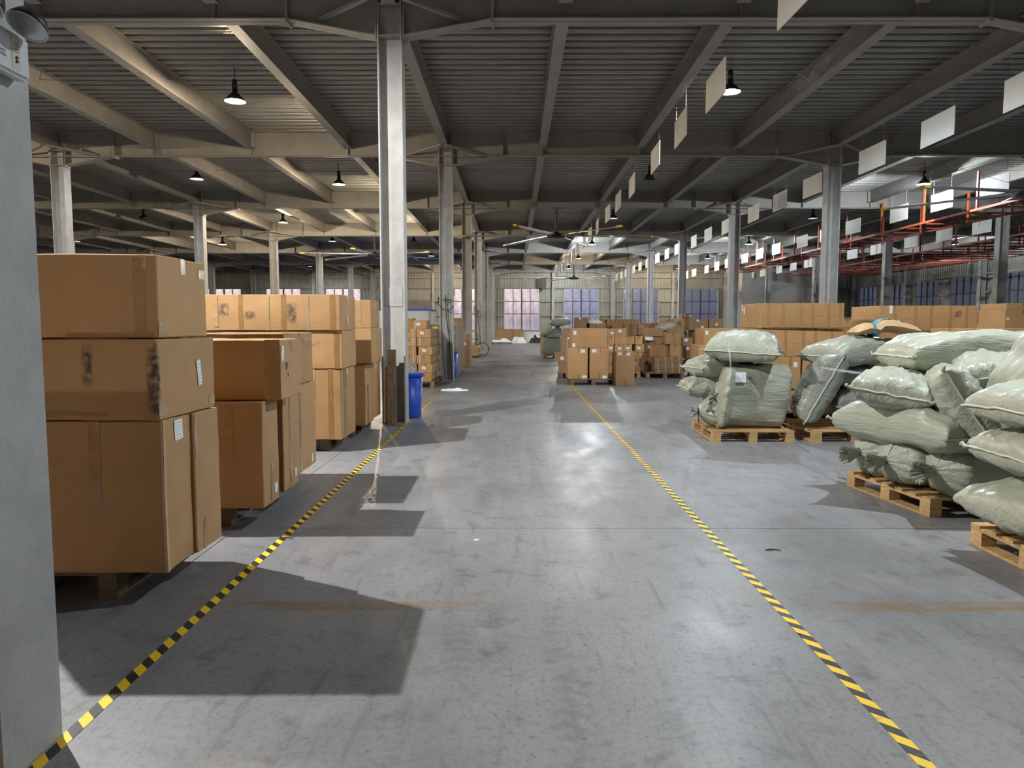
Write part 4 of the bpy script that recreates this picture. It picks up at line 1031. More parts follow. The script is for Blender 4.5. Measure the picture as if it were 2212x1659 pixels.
# ---- pallet of small strapped cartons behind the bin
GE = 'small strapped cartons on the pallet behind the blue bin'
pallet('wooden pallet carrying the small strapped cartons behind the blue bin', -2.42, 18.3, 1.0, 2.1, 0, 'old_wood')
hh = 0.209
for r_ in range(7):
    for k in range(4):
        j = random.Random(r_ * 9 + k)
        if r_ == 6 and k > 1: continue
        x1 = -2.0 + (0.03 if r_ in (1, 3) else 0.0) + j.uniform(-0.012, 0.012) - (0.10 if r_ == 6 else 0)
        y0 = 17.3 + k * 0.475
        lb = [('R', 0.0, 0.0, 0.075, 0.085)] if r_ in (0, 2, 4) else ([('F', -0.2, 0.1, 0.09, 0.07)] if k == 0 else [])
        carton(f'small brown carton, {ORD[r_]} layer up, {ORD[k]} from front, aisle side behind the blue bin', x1 - 0.335, x1, y0, y0 + 0.468, 0.152 + r_ * hh, 0.152 + (r_ + 1) * hh - 0.002, j.uniform(-1.2, 1.2),
               tape='y', labels=lb, straps=[('x', -0.55)] if (r_ + k) % 2 == 0 else [], group=GE, m='carton', bulge=0.004, n=2)
    if r_ < 6:
        carton(f'small brown carton, {ORD[r_]} layer up, inner front column behind the blue bin', -2.70, -2.35, 17.3, 17.768, 0.152 + r_ * hh, 0.152 + (r_ + 1) * hh - 0.002, 0, tape='y', straps=[('x', 0.6)], group=GE, bulge=0.004, n=2)
tag(link('paper_sheet', MB().box(0, 0.14, 0, 0.003, 0, 0.075).mesh('paper_sheet'), 'yellow_paper', None, (-2.16, 19.22, 1.38)), 'small yellow paper tag on the strapped carton pallet', 'paper')
carton('low brown carton half hidden behind the strapped carton pallet', -3.5, -2.75, 19.6, 20.2, 0.0, 1.68, 0, tape='x', n=2)
# film-wrapped tall load
o = empty('wrapped_load', (-2.2, 22.6, 0)); tag(o, 'tall brown pallet load wrapped in clear film behind the third column', 'pallet load')
MB().box(-0.52, 0.54, -1.35, 1.35, 0.14, 1.55).build('load', 'carton_brown', o)
MB().box(-0.54, 0.50, -1.365, -1.352, 0.14, 1.52).build('dark_front', 'black_plastic', o)
MB().box(-0.55, 0.56, -1.38, 1.38, 0.12, 1.565).build('film_wrap', 'film', o)
for k in (-0.45, 0, 0.45): MB().box(k - 0.05, k + 0.05, -1.35, 1.35, 0.0, 0.13).build('runner', 'old_wood', o)
GW = 'cartons farther along the left side of the aisle'
carton('brown carton, bottom of the short stack past the wrapped load', -2.15, -1.58, 25.4, 26.6, 0.0, 0.52, 0, group=GW, m='carton_brown', labels=[('R', -0.3, 0.2, 0.1, 0.1)], n=2)
carton('brown carton with sticker, middle of the short stack past the wrapped load', -2.15, -1.60, 25.4, 26.6, 0.52, 0.95, 0, group=GW, m='carton_brown', labels=[('F', 0.5, 0.5, 0.1, 0.1)], n=2)
carton('film-wrapped brown carton, topmost of the short stack past the wrapped load', -2.2, -1.6, 25.4, 26.6, 0.95, 1.20, 0, group=GW, m='carton', n=2)
for k, (z0, z1) in enumerate(((0, 0.62), (0.62, 1.2), (1.2, 1.78))):
    carton(f'pale carton, {["bottom", "middle", "topmost"][k]} of the tall stack by the fourth column', -2.75, -2.06, 29.2, 30.2, z0, z1, 0, group=GW, n=2)
for k, (x0, x1, y0, z0, z1) in enumerate(((-2.3, -1.72, 33.2, 0.1, 0.42), (-2.05, -1.62, 34.4, 0.1, 0.50), (-2.25, -1.85, 33.3, 0.42, 0.62))):
    o = empty('wooden_crate', ((x0 + x1) / 2, y0 + 0.4, z0)); tag(o, f'{["low pale", "square pale", "small upper"][k]} wooden crate past the fourth column', 'crate', 'wooden crates')
    w, h = (x1 - x0) / 2, z1 - z0
    for q in range(3): MB().box(-w, w, -0.415, -0.395, h * q / 3 + 0.01, h * (q + 1) / 3 - 0.01).build('slat', 'pale_wood', o)
    for q in range(3): MB().box(w - 0.02, w, -0.39, 0.39, h * q / 3 + 0.01, h * (q + 1) / 3 - 0.01).build('slat', 'pale_wood', o)
    MB().box(-w + 0.02, w - 0.025, -0.39, 0.39, 0, h - 0.01).build('inner_box', 'pale_wood', o)
pallet('small pallet under the pale crates', -1.98, 33.9, 0.9, 1.5, 0, 'old_wood', 0.1)
# bicycle parked behind the crates
o = empty('bicycle', (-1.62, 35.7, 0)); tag(o, 'dark bicycle parked behind the pale crates', 'bicycle')
for x in (-0.95, 0.05):
    wv = MB().tube([(x + 0.31 * math.cos(a), 0, 0.32 + 0.31 * math.sin(a)) for a in [2 * PI * k / 28 for k in range(29)]], 0.020, 6, False).build('wheel', 'rubber', o, None, None, True)
    sp = MB()
    for k in range(6):
        a = PI * k / 6; sp.tube([(x + 0.3 * math.cos(a), 0, 0.32 + 0.3 * math.sin(a)), (x - 0.3 * math.cos(a), 0, 0.32 - 0.3 * math.sin(a))], 0.004, 4)
    sp.build('spokes', 'steel', wv)
MB().tube([(-0.95, 0, 0.32), (-0.55, 0, 0.36), (-0.15, 0, 0.78), (0.05, 0, 0.32)], 0.016, 6).tube([(-0.55, 0, 0.36), (-0.68, 0, 0.85), (-0.15, 0, 0.78)], 0.016, 6).build('bike_frame', 'black_paint', o)
MB().tube([(-0.15, 0, 0.78), (-0.20, 0, 0.98), (-0.22, -0.25, 1.0)], 0.014, 6).tube([(-0.20, 0, 0.98), (-0.22, 0.25, 1.0)], 0.014, 6).build('handlebar', 'black_paint', o)
MB().box(-0.80, -0.56, -0.07, 0.07, 0.84, 0.90).build('saddle', 'rubber', o)
for k, (z0, z1) in enumerate(((0.1, 0.28), (0.28, 0.5))):
    carton(f'light brown carton, {["lower", "upper"][k]} of the pair by the far left column', -2.05, -1.65, 46.4, 46.9, z0, z1, 0, group=GW, n=2)
pallet('small pallet under the far pair of cartons', -1.85, 46.65, 0.5, 0.6, 0, 'old_wood', 0.1)

# far end of the aisle
pallet('low pallet under the white sheeting at the aisle end', -1.0, 57.6, 1.5, 1.2, 0, 'old_wood', 0.14)
heap('white_sheeting', 'flat heap of white plastic sheeting at the aisle end', 'sheeting', -1.05, 57.6, 0.14, 1.75, 1.3, 0.30, 'white_cloth', 21, 0.5)
heap('white_bundle', 'white crumpled bundle with dark folds at the far wall', 'bundle', 0.38, 60.0, 0.0, 1.3, 1.0, 0.60, 'white_cloth', 33, 0.4)
heap('black_bag_heap', 'heap of crumpled black plastic by the far wall plinth', 'bag', 1.8, 60.6, 0.0, 1.1, 0.9, 0.62, 'black_plastic', 43, 0.45)
for k, (x0, x1) in enumerate(((-1.62, -0.12), (-0.08, 0.78))):
    tag(link('flattened_cardboard', fixed(MB().add([(x0, 0, 0), (x1, 0, 0), (x1, 0.35, 1.15), (x0, 0.35, 1.15), (x0, 0.03, 0), (x1, 0.03, 0), (x1, 0.38, 1.15), (x0, 0.38, 1.15)], [(0, 1, 2, 3), (4, 7, 6, 5), (0, 4, 5, 1), (1, 5, 6, 2), (2, 6, 7, 3), (3, 7, 4, 0)]), 'panel%d' % k), 'carton_brown', None, (0, 62.2, 0)),
        f'{["wide", "narrow"][k]} brown cardboard panel leaning under the far window', 'panel', 'leaning cardboard panels')
# white site cabin far left
o = empty('site_cabin', (-7.6, 47.2, 0)); tag(o, 'white cabin with blue roof edge far behind the strapped cartons', 'cabin')
MB().box(-2.25, 2.25, -2.1, 2.1, 0, 2.40).build('cabin_wall', 'white_wall', o)
MB().box(-2.3, 2.3, -2.15, 2.15, 2.40, 2.52).build('roof_edge', 'blue_plastic', o)

# ---- sack pile right of the aisle, far
GS = 'woven sacks of the far pile right of the aisle'
pallet('pallet under the far sack pile', 1.85, 33.2, 1.0, 1.2, 0, 'old_wood', 0.13)
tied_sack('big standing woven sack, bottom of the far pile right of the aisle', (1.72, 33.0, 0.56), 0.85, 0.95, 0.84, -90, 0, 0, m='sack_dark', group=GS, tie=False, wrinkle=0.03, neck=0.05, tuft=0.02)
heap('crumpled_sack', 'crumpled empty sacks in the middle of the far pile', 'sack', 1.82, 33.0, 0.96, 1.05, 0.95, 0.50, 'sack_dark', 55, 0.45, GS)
sack('plump pillow-like sack topmost of the far pile', (2.05, 33.0, 1.62), 0.95, 0.7, 0.36, 10, -4, 0, group=GS)
sack('pale sack slumped on the left shoulder of the far pile', (1.45, 32.9, 1.18), 0.6, 0.7, 0.32, 0, -25, 0, group=GS)
carton('light carton, lower of the two beside the far sack pile', 1.30, 1.75, 35.6, 36.2, 0.05, 0.60, 0, n=2)
carton('light carton, upper of the two beside the far sack pile', 1.30, 1.75, 35.6, 36.2, 0.60, 1.22, 0, n=2)

# ================================================================== cartons in the middle right
def ZX(zx): return 1180 + 0.1718 * zx
def ZY(zy): return 660 + 0.1718 * zy
def zbox(label, zx0, zx1, zy0, zy1, Y, d, base=None, top=None, **kw):
    """box seen at these places of the enlarged view, its front at distance Y"""
    x0, z1 = at(ZX(zx0), ZY(zy0), Y); x1, z0 = at(ZX(zx1), ZY(zy1), Y)
    if base is not None: z0 = base
    if top is not None: z1 = top
    return carton(label, x0, x1, Y, Y + d, z0, z1, kw.pop('rot', 0), **kw), z1
GM = 'cartons of the middle block right of the aisle'
pallet('dark pallet under the two tall front cartons', 1.98, 18.5, 1.16, 1.0, 0, 'grey_wood')
_, z = zbox('tall upright carton with two stickers, first of the front pair', 276, 520, 535, 950, 18.05, 0.8, 0.152, tape=None, labels=[('F', 0.5, 0.80, 0.11, 0.075), ('F', 0.68, -0.86, 0.11, 0.075, 2)], strips=[('F', 0.0, 0.12, 0.7, 1), ('F', 0.0, 0.14, -1, -0.7), ('F', -0.5, -0.42, -1, -0.75)], bulge=0.025, n=6, group=GM)
zbox('tall upright carton with two stickers, second of the front pair', 550, 778, 535, 960, 18.05, 0.8, 0.152, z, tape=None, labels=[('F', -0.55, 0.82, 0.11, 0.075), ('F', 0.62, -0.87, 0.11, 0.075, -1)], strips=[('F', -0.08, 0.08, -1, -0.6), ('F', 0.1, 0.25, 0.7, 1)], bulge=0.025, n=6, group=GM)
zbox('wide carton lying across the tall front pair', 322, 765, 288, 530, 18.1, 0.75, z + 0.003, tape=None, labels=[('F', -0.83, 0.55, 0.075, 0.10), ('F', -0.88, -0.72, 0.075, 0.10)], strips=[('F', -1, 1, -0.01, 0.01, 'packing_tape'), ('F', -1, -0.65, -0.04, 0.06, 'clear_tape'), ('F', 0.72, 1, -0.04, 0.06, 'clear_tape')], bulge=0.012, n=6, group=GM)
zbox('tall carton standing alone on the floor with two stickers on top', 876, 1104, 575, 1005, 17.85, 0.62, 0.0, tape='y', labels=[('F', -0.65, 0.86, 0.10, 0.08, 3), ('F', 0.3, 0.83, 0.10, 0.075, 10)], strips=[('F', -0.06, 0.06, -1, -0.65)], bulge=0.02, n=6, group=GM, rot=1.5)
# short stack on the aisle side
pallet('pallet under the small open carton beside the aisle', 1.62, 20.7, 0.7, 0.9, 0, 'grey_wood')
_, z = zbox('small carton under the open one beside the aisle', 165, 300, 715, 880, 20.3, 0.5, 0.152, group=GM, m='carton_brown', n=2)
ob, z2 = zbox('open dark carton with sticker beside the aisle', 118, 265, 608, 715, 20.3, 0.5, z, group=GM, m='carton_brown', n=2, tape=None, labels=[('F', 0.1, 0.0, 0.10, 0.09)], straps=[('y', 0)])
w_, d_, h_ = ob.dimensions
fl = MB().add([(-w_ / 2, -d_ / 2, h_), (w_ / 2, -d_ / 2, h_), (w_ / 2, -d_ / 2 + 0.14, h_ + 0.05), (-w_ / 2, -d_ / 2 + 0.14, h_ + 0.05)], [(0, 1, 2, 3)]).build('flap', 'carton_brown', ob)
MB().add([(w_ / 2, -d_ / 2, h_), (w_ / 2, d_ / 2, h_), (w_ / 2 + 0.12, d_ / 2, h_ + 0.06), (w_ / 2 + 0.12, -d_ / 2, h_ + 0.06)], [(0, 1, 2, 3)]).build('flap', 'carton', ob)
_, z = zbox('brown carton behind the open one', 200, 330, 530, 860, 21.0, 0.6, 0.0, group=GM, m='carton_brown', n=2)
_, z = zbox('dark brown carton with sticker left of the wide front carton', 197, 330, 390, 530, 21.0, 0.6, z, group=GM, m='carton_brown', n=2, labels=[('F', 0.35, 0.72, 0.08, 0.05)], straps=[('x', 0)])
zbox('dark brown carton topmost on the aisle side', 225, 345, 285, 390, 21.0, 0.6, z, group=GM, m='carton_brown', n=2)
# columns of small cartons
pallet('pallet under the small labelled cartons', 2.95, 21.1, 1.3, 1.0, 0, 'wood')
def column(xs, tops, Y, d, bottom, names, base=0.152, **kw):
    """stack from the bottom up; tops are given from the top box down"""
    z = base; seq = list(zip(tops, names))[::-1]
    for k, (t, nm) in enumerate(seq):
        a, b = xs if not isinstance(xs, list) else xs[len(seq) - 1 - k]
        lab = nm[0] if isinstance(nm, tuple) else nm; extra = dict(nm[1]) if isinstance(nm, tuple) else {}
        x0, z1 = at(ZX(a), ZY(t), Y); x1, _ = at(ZX(b), ZY(t), Y)
        r = extra.pop('rot', random.Random(a + t).uniform(-2, 2)); kw2 = dict(kw); kw2.update(extra)
        carton(lab, x0, x1, Y, Y + d, z, max(z1, z + 0.06), r, n=2, group=GM, **kw2); z = max(z1, z + 0.06)
    return z
def lay(what): return [f'{w} of the {what}' for w in ('topmost carton', 'second carton from the top', 'third carton from the top', 'fourth carton from the top', 'bottom carton')]
LF = [('F', 0.0, 0.1, 0.085, 0.07)]
nm = lay('small-carton column next to the wide front carton')
column([(770, 870), (785, 852), (775, 850), (775, 855), (770, 855)], (290, 385, 487, 590, 710), 20.7, 0.45, 839, [(nm[0], dict(labels=[('F', 0.2, -0.15, 0.08, 0.065)])), (nm[1], dict(straps=[('x', 0.85)])), (nm[2], dict(labels=LF)), nm[3], nm[4]], m='carton')
nm = lay('second small-carton column, its top box turned')
column([(885, 1028), (858, 1003), (860, 970), (860, 1000), (860, 1000)], (285, 388, 487, 590, 710), 20.7, 0.45, 839, [(nm[0], dict(rot=-14, labels=[('F', -0.05, 0.3, 0.08, 0.08, 15)])), (nm[1], dict(straps=[('x', 0.98)])), (nm[2], dict(labels=[('F', 0.1, 0.0, 0.085, 0.07, -18)])), nm[3], nm[4]], m='carton')
nm = lay('third small-carton column, four high')
column([(1008, 1112), (976, 1080), (1005, 1100), (1005, 1100)], (390, 487, 590, 710), 20.7, 0.45, 839, [nm[0], (nm[1], dict(labels=LF)), nm[2], nm[4]], m='carton')
nm = lay('fourth small-carton column with a tilted labelled box')
column([(1118, 1214), (1108, 1218), (1112, 1200), (1105, 1178), (1105, 1180)], (385, 487, 588, 672, 775), 20.75, 0.45, 839, [nm[0], (nm[1], dict(rot=9, labels=[('F', -0.25, 0.1, 0.09, 0.075, -12)])), nm[2], (nm[3], dict(rot=-8, labels=[('F', -0.5, 0.0, 0.085, 0.06)])), nm[4]], m='carton')
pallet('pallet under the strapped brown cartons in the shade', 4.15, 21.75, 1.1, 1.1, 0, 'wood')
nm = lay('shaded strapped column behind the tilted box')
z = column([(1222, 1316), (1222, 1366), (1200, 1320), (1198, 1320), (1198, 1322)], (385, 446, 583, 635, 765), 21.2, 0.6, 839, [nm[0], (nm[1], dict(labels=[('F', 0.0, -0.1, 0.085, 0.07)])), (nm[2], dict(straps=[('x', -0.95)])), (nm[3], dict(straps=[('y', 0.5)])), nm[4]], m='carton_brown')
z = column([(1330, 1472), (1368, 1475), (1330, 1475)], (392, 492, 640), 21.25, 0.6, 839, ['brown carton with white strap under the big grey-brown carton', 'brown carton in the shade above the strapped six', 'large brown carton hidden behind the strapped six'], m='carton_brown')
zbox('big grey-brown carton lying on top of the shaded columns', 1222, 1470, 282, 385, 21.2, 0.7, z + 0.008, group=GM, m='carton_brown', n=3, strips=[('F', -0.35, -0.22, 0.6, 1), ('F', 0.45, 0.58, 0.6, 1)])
# six strapped cartons on their own pallet
xa, _ = at(ZX(1255), 818, 20.3); xb, _ = at(ZX(1735), 818, 20.3)
pallet('pallet under the six strapped cartons', (xa + xb) / 2, 20.78, xb - xa, 0.95, 0, 'old_wood')
z = 0.152
for k, t in enumerate((802, 722, 645)):
    for q, (a, b) in enumerate(((1366, 1540), (1546, 1716))):
        x0, z1 = at(ZX(a), ZY(t), 20.35); x1, _ = at(ZX(b), ZY(t), 20.35)
        carton(f'white-strapped carton, {["bottom", "middle", "top"][k]} row, {["nearer the aisle", "farther from the aisle"][q]}, on the six-carton pallet', x0 - 0.01 * k, x1, 20.35, 20.85, z, z1 - 0.002, random.Random(k * 3 + q).uniform(-1, 1), group=GM, n=2, m='carton_brown', straps=[('x', -0.5), ('x', 0.5)])
    z = z1
zt = z
zbox('carton tipped on the strapped six showing a shadowed and a lit face', 1345, 1530, 495, 642, 20.4, 0.35, zt, group=GM, n=3, rot=32, m='carton')
_, z = zbox('carton with shiny tape on the strapped six', 1556, 1690, 487, 642, 20.4, 0.5, zt, group=GM, n=3, m='carton', strips=[('F', 0.1, 0.3, 0.6, 1, 'clear_tape')])
_, z = zbox('square carton with centre tape above the strapped six', 1510, 1700, 345, 487, 20.4, 0.5, z, group=GM, n=3, m='carton', rot=-3, strips=[('F', 0.0, 0.12, -1, 1)])
_, z = zbox('smaller carton on the square taped carton', 1548, 1700, 285, 345, 20.45, 0.4, z, group=GM, n=2, m='carton_brown')
zbox('tiny carton topmost above the square taped carton', 1640, 1690, 252, 285, 20.5, 0.2, z, group=GM, n=2, m='carton_brown')
# wrapped bundles and cartons right of the six
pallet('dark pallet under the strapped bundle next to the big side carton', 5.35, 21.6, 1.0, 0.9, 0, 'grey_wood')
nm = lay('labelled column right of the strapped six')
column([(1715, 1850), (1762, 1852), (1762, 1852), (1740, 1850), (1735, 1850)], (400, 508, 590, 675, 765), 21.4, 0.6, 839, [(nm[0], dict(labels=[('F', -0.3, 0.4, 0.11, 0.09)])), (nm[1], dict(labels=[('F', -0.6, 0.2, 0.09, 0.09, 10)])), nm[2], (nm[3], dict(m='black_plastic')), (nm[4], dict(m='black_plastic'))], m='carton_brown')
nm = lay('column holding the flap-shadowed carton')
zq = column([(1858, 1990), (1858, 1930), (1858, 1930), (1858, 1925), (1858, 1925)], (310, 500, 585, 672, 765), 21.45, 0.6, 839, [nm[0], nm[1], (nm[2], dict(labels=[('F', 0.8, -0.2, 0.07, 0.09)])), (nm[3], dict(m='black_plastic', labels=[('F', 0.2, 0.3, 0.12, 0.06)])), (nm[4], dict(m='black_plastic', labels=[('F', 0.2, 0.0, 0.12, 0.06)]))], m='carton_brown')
zbox('large carton with two stickers high on the right column', 1800, 2030, 168, 305, 21.45, 0.7, zq, group=GM, n=3, m='carton_brown', labels=[('F', -0.1, 0.7, 0.07, 0.06), ('F', 0.4, -0.45, 0.09, 0.075, 25)])
zbox('tall brown carton hidden behind the big side carton', 2050, 2215, 275, 900, 21.5, 0.7, 0.0, group=GM, n=2, m='carton_brown')
zbox('carton with tilted sticker high behind the big side carton', 2048, 2215, 168, 275, 21.5, 0.7, at(0, ZY(275), 21.5)[1], group=GM, n=3, m='carton_brown', labels=[('F', 0.1, -0.3, 0.08, 0.07, 40)], strips=[('F', 0.1, 0.2, 0.3, 1)])
heap('black_bag_heap', 'dark glossy plastic bags stuffed between the small cartons', 'bag', 3.55, 21.2, 1.05, 0.48, 0.5, 0.20, 'black_plastic', 71, 0.5)
heap('white_sheeting', 'crumpled white plastic between the small cartons', 'sheeting', 3.95, 21.3, 1.05, 0.34, 0.4, 0.20, 'white_cloth', 77, 0.5)
sack('green sack slumped behind the square taped carton', (4.55, 21.9, 1.42), 0.5, 0.5, 0.26, 10, -12, 0, group=None, tuft=False)
heap('crumpled_sack', 'crumpled green sack behind the smaller top carton', 'sack', 5.15, 22.3, 1.05, 0.42, 0.5, 0.36, 'sack', 81, 0.6)
# back row of the block
GB = 'back row of cartons in the middle block'
def back(label, a, b, t, m, Y, d=0.8, **kw):
    x0, z1 = at(ZX(a), ZY(t), Y); x1, _ = at(ZX(b), ZY(t), Y)
    carton(label, x0, x1, Y, Y + d, kw.pop('z0', 0.0), z1, kw.pop('rot', 0), n=2, m=m, group=GB, **kw); return x0, x1, z1
z0 = at(0, ZY(280), 24.0)[1]
back('long low brown carton carrying the dark back-row cartons', 350, 760, 278, 'carton_brown', 24.0)
back('dark-fronted carton turned in the back row', 372, 530, 150, 'carton_brown', 24.0, 0.6, z0=z0, rot=-12)
back('lighter carton under the green and white plastic in the back row', 545, 752, 222, 'carton_brown', 24.0, 0.6, z0=z0)
heap('plastic_bag', 'white and green plastic bag on the back-row carton', 'bag', at(ZX(640), 0, 24.3)[0], 24.3, at(0, ZY(222), 24.0)[1], 0.6, 0.45, 0.15, 'white_cloth', 91, 0.5)
back('carton behind the white and green plastic bag', 640, 730, 160, 'carton', 24.8, 0.5)
back('tall base carton under the long yellowish back cartons', 770, 1165, 278, 'carton_brown', 24.6)
z0 = at(0, ZY(278), 24.6)[1]
for k in range(4):
    a = 765 + k * 100
    back(f'yellowish carton, {ORD[k]} of the four in the long back row', a, a + 98, 172, 'carton', 24.7, 1.2, z0=z0)
back('small dark carton with white mark before the long back row', 828, 968, 208, 'carton_brown', 24.2, 0.4, z0=at(0, ZY(288), 24.2)[1], labels=[])
back('base carton under the small dark marked carton', 825, 972, 288, 'carton_brown', 24.15, 0.42)
for k in range(2):
    back(f'brown strapped carton, {ORD[k]} of the two below the long back row end', 972 + k * 97, 1066 + k * 97, 228, 'carton_brown', 24.2, 0.4, z0=0.0, straps=[('x', 0)])
for k in range(4):
    a = 1166 + k * 66
    back(f'small pale carton, {ORD[k]} in the low far row before the wall', a, a + 64, 222, 'carton', 28.0, 0.6)
back('pale carton beside the far column', 1482, 1608, 168, 'carton', 27.0, 0.8)
back('pale strapped carton past the far column', 1700, 1785, 168, 'carton', 27.0, 0.8, straps=[('x', 0)])
back('brown base carton under the small orange cartons', 1706, 1845, 162, 'carton_brown', 30.0, 0.8)
for k in range(2):
    back(f'small orange-brown carton, {ORD[k]} of the two highest in the back', 1708 + k * 62, 1766 + k * 68, 112, 'carton', 30.0, 0.5, z0=at(0, ZY(162), 30.0)[1], labels=[('F', 0.2, 0.3, 0.08, 0.06)])

# ================================================================== big cartons behind the sack pallets
GR = 'big cartons behind the sack pallets'
x0, z1 = at(1509, 745, 18.7)
pallet('pallet under the big side carton', x0 + 0.55, 19.15, 1.1, 0.9, 0, 'grey_wood')
carton('big upright carton beside the strapped six, lower', x0, x0 + 1.05, 18.7, 19.6, 0.152, z1, 0, tape=None, n=4, group=GR, bulge=0.02)
x2, z2 = at(1521, 709, 18.7)
carton('big carton with white sticker on the upright one beside the strapped six', x2, x2 + 0.95, 18.7, 19.6, z1, z2, 0, tape='x', n=4, group=GR, labels=[('F', -0.85, 0.45, 0.07, 0.10)], bulge=0.012)
pallet('pallet under the tall big-carton stack', 4.5, 11.75, 1.3, 1.1, 0, 'grey_wood')
VT = [('F', k, k + 0.06, -1, 1, 'kraft_tape') for k in (-0.82, -0.47, -0.05, 0.22, 0.60, 0.88)]
carton('large carton at the foot of the big stack behind the first sack pallet', 3.78, 4.42, 11.25, 12.2, 0.152, 0.50, 0, tape=None, n=4, group=GR)
carton('carton partly hidden at the foot of the big stack, farther right', 4.45, 5.15, 11.25, 12.2, 0.152, 0.50, 0, tape=None, n=4, group=GR)
carton('square carton with one tape, third level of the big stack', 3.80, 4.45, 11.22, 12.1, 0.505, 1.0, 0, tape=None, n=4, group=GR, strips=[('F', 0.45, 0.55, 0.4, 1)], labels=[('F', 0.75, 0.55, 0.06, 0.08)])
carton('square carton, third level of the big stack, farther right', 4.48, 5.15, 11.22, 12.1, 0.505, 1.0, 0, tape=None, n=4, group=GR, strips=[('F', -0.5, -0.4, 0.3, 1)])
carton('long carton crossed by tapes, second from top of the big stack', 3.82, 5.18, 11.25, 12.25, 1.005, 1.44, 0.8, tape=None, n=5, group=GR, strips=VT + [('F', -1, 1, -0.06, -0.02, 'clear_tape')])
carton('long carton crossed by tapes, topmost of the big stack', 3.79, 5.09, 11.2, 12.15, 1.455, 1.835, -0.8, tape='x', n=6, group=GR, strips=VT + [('F', -1, 1, -0.05, 0.02, 'clear_tape'), ('F', -1, -0.93, -1, 1, 'clear_tape')], labels=[('L', -0.55, 0.45, 0.07, 0.11), ('L', -0.8, 0.7, 0.06, 0.10)], bulge=0.012)
pallet('pallet under the second big-carton stack', 6.5, 11.8, 1.5, 1.1, 0, 'grey_wood')
carton('base carton of the second big stack', 5.8, 7.2, 11.3, 12.3, 0.152, 1.02, 0, tape=None, n=4, group=GR)
carton('long carton, second from top of the second big stack', 5.75, 7.15, 11.25, 12.25, 1.025, 1.40, 0, tape=None, n=4, group=GR)
carton('long taped carton with grey smudge, topmost of the second big stack', 5.70, 7.20, 11.3, 12.3, 1.405, 1.80, -1.0, tape='x', n=6, group=GR, strips=[('F', k, k + 0.055, -1, 1, 'kraft_tape') for k in (-0.72, -0.3, 0.02, 0.42, 0.75)] + [('F', -1, 1, -0.04, 0.02, 'clear_tape'), ('F', 0.5, 0.68, 0.05, 0.65, 'scuff')], labels=[('F', -0.78, 0.7, 0.05, 0.12)], bulge=0.012)
pallet('pallet under the low carton before the second big stack', 6.95, 10.4, 1.2, 1.0, 0, 'grey_wood')
carton('low wide carton with pale lit top before the second big stack', 6.25, 7.5, 9.95, 10.9, 0.152, 1.45, 1.0, tape='x', n=5, group=GR, strips=[('F', -0.3, -0.24, -1, 1)], bulge=0.01)
# loose cartons seen between and beyond
GF = 'cartons beyond the sack pallets'
for k, (a, b, t, Y, m, lab) in enumerate(((1816, 1846, 690, 18.6, 'carton', 'light carton between the two big stacks'), (1840, 1872, 685, 20.5, 'carton_brown', 'dark-sided carton between the two big stacks'),
                                        (1812, 1850, 706, 17.0, 'carton_brown', 'low brown carton behind the big stack'),
                                        (2104, 2122, 673, 17.5, 'carton', 'small orange carton before the right column'), (2102, 2130, 686, 16.5, 'carton_brown', 'wide brown carton before the right column'),
                                        (2150, 2176, 700, 15.0, 'carton', 'low carton right of the right column'), (2162, 2178, 690, 18.5, 'carton_brown', 'dark carton past the right column'))):
    x0, z1 = at(a, t, Y); x1, _ = at(b, t, Y)
    carton(lab, x0, x1, Y, Y + 0.6, 0.0, z1, 0, n=2, group=GF, m=m)
x0, z1 = at(2172, 669, 14.0); x1, _ = at(2250, 669, 14.0); zt = at(2172, 655, 14.0)[1]
carton('brown carton with stickers, second from top of the far right stack', x0, x1, 14.0, 14.8, 1.2, z1, 0, n=3, group=GF, labels=[('F', -0.85, 0.4, 0.05, 0.05), ('F', -0.3, -0.6, 0.07, 0.07, 40)])
carton('brown base carton of the far right stack', x0, x1, 14.0, 14.8, 0.0, 1.2, 0, n=3, group=GF)
carton('brown carton topmost of the far right stack', x0 + 0.02, x1, 14.0, 14.8, z1, zt, 0, n=3, group=GF)

# ================================================================== sack pallets on the right
pallet('light wooden pallet under the first wrapped sack pile', 3.08, 9.78, 1.03, 1.22, -1.5)
pallet('light wooden pallet under the leaning dark sack', 4.36, 9.80, 1.1, 1.2, 3)
pallet('light wooden pallet under the middle sack pile with tied sacks', 3.75, 6.18, 1.15, 1.12, 7)
pallet('light wooden pallet under the nearest sack pile at the picture edge', 3.68, 4.32, 1.1, 1.1, -1)
# first pile
blk = tied_sack('big wrinkled film-wrapped sack block filling the first pallet', (3.13, 9.72, 0.565), 1.0, 0.82, 0.82, 0, 0, 0, sq=5.0, neck=0.10, wrinkle=0.02, neck_z=-0.02, neck_y=-0.25, strap=(-0.02, -0.03, -0.22), shear=0.12, tuft=0.10)
MB().box(-0.29, -0.15, -0.447, -0.445, 0.20, 0.33).build('paper_label', 'paper', blk)
sack('plump pale sack lying on top of the first pile', (3.12, 9.78, 1.20), 1.25, 0.92, 0.46, 68, 0, 3, bend=-0.05, lump=0.02, power=0.32)
sack('small sack pointing out under the top sack of the first pile', (2.68, 9.75, 0.93), 0.60, 0.55, 0.33, 15, 0, 0, power=0.32)
sack('sack on the aisle side, second layer of the first pile', (2.58, 9.82, 0.665), 0.55, 0.62, 0.30, 0, -3, 0, power=0.27)
tied_sack('rosette-tied sack end low on the aisle side of the first pile', (2.76, 9.56, 0.37), 0.66, 0.52, 0.42, 6, 0, 0, strap=(0.01, -0.03, -0.18), sq=2.2, neck=0.4, tuft=0.08)
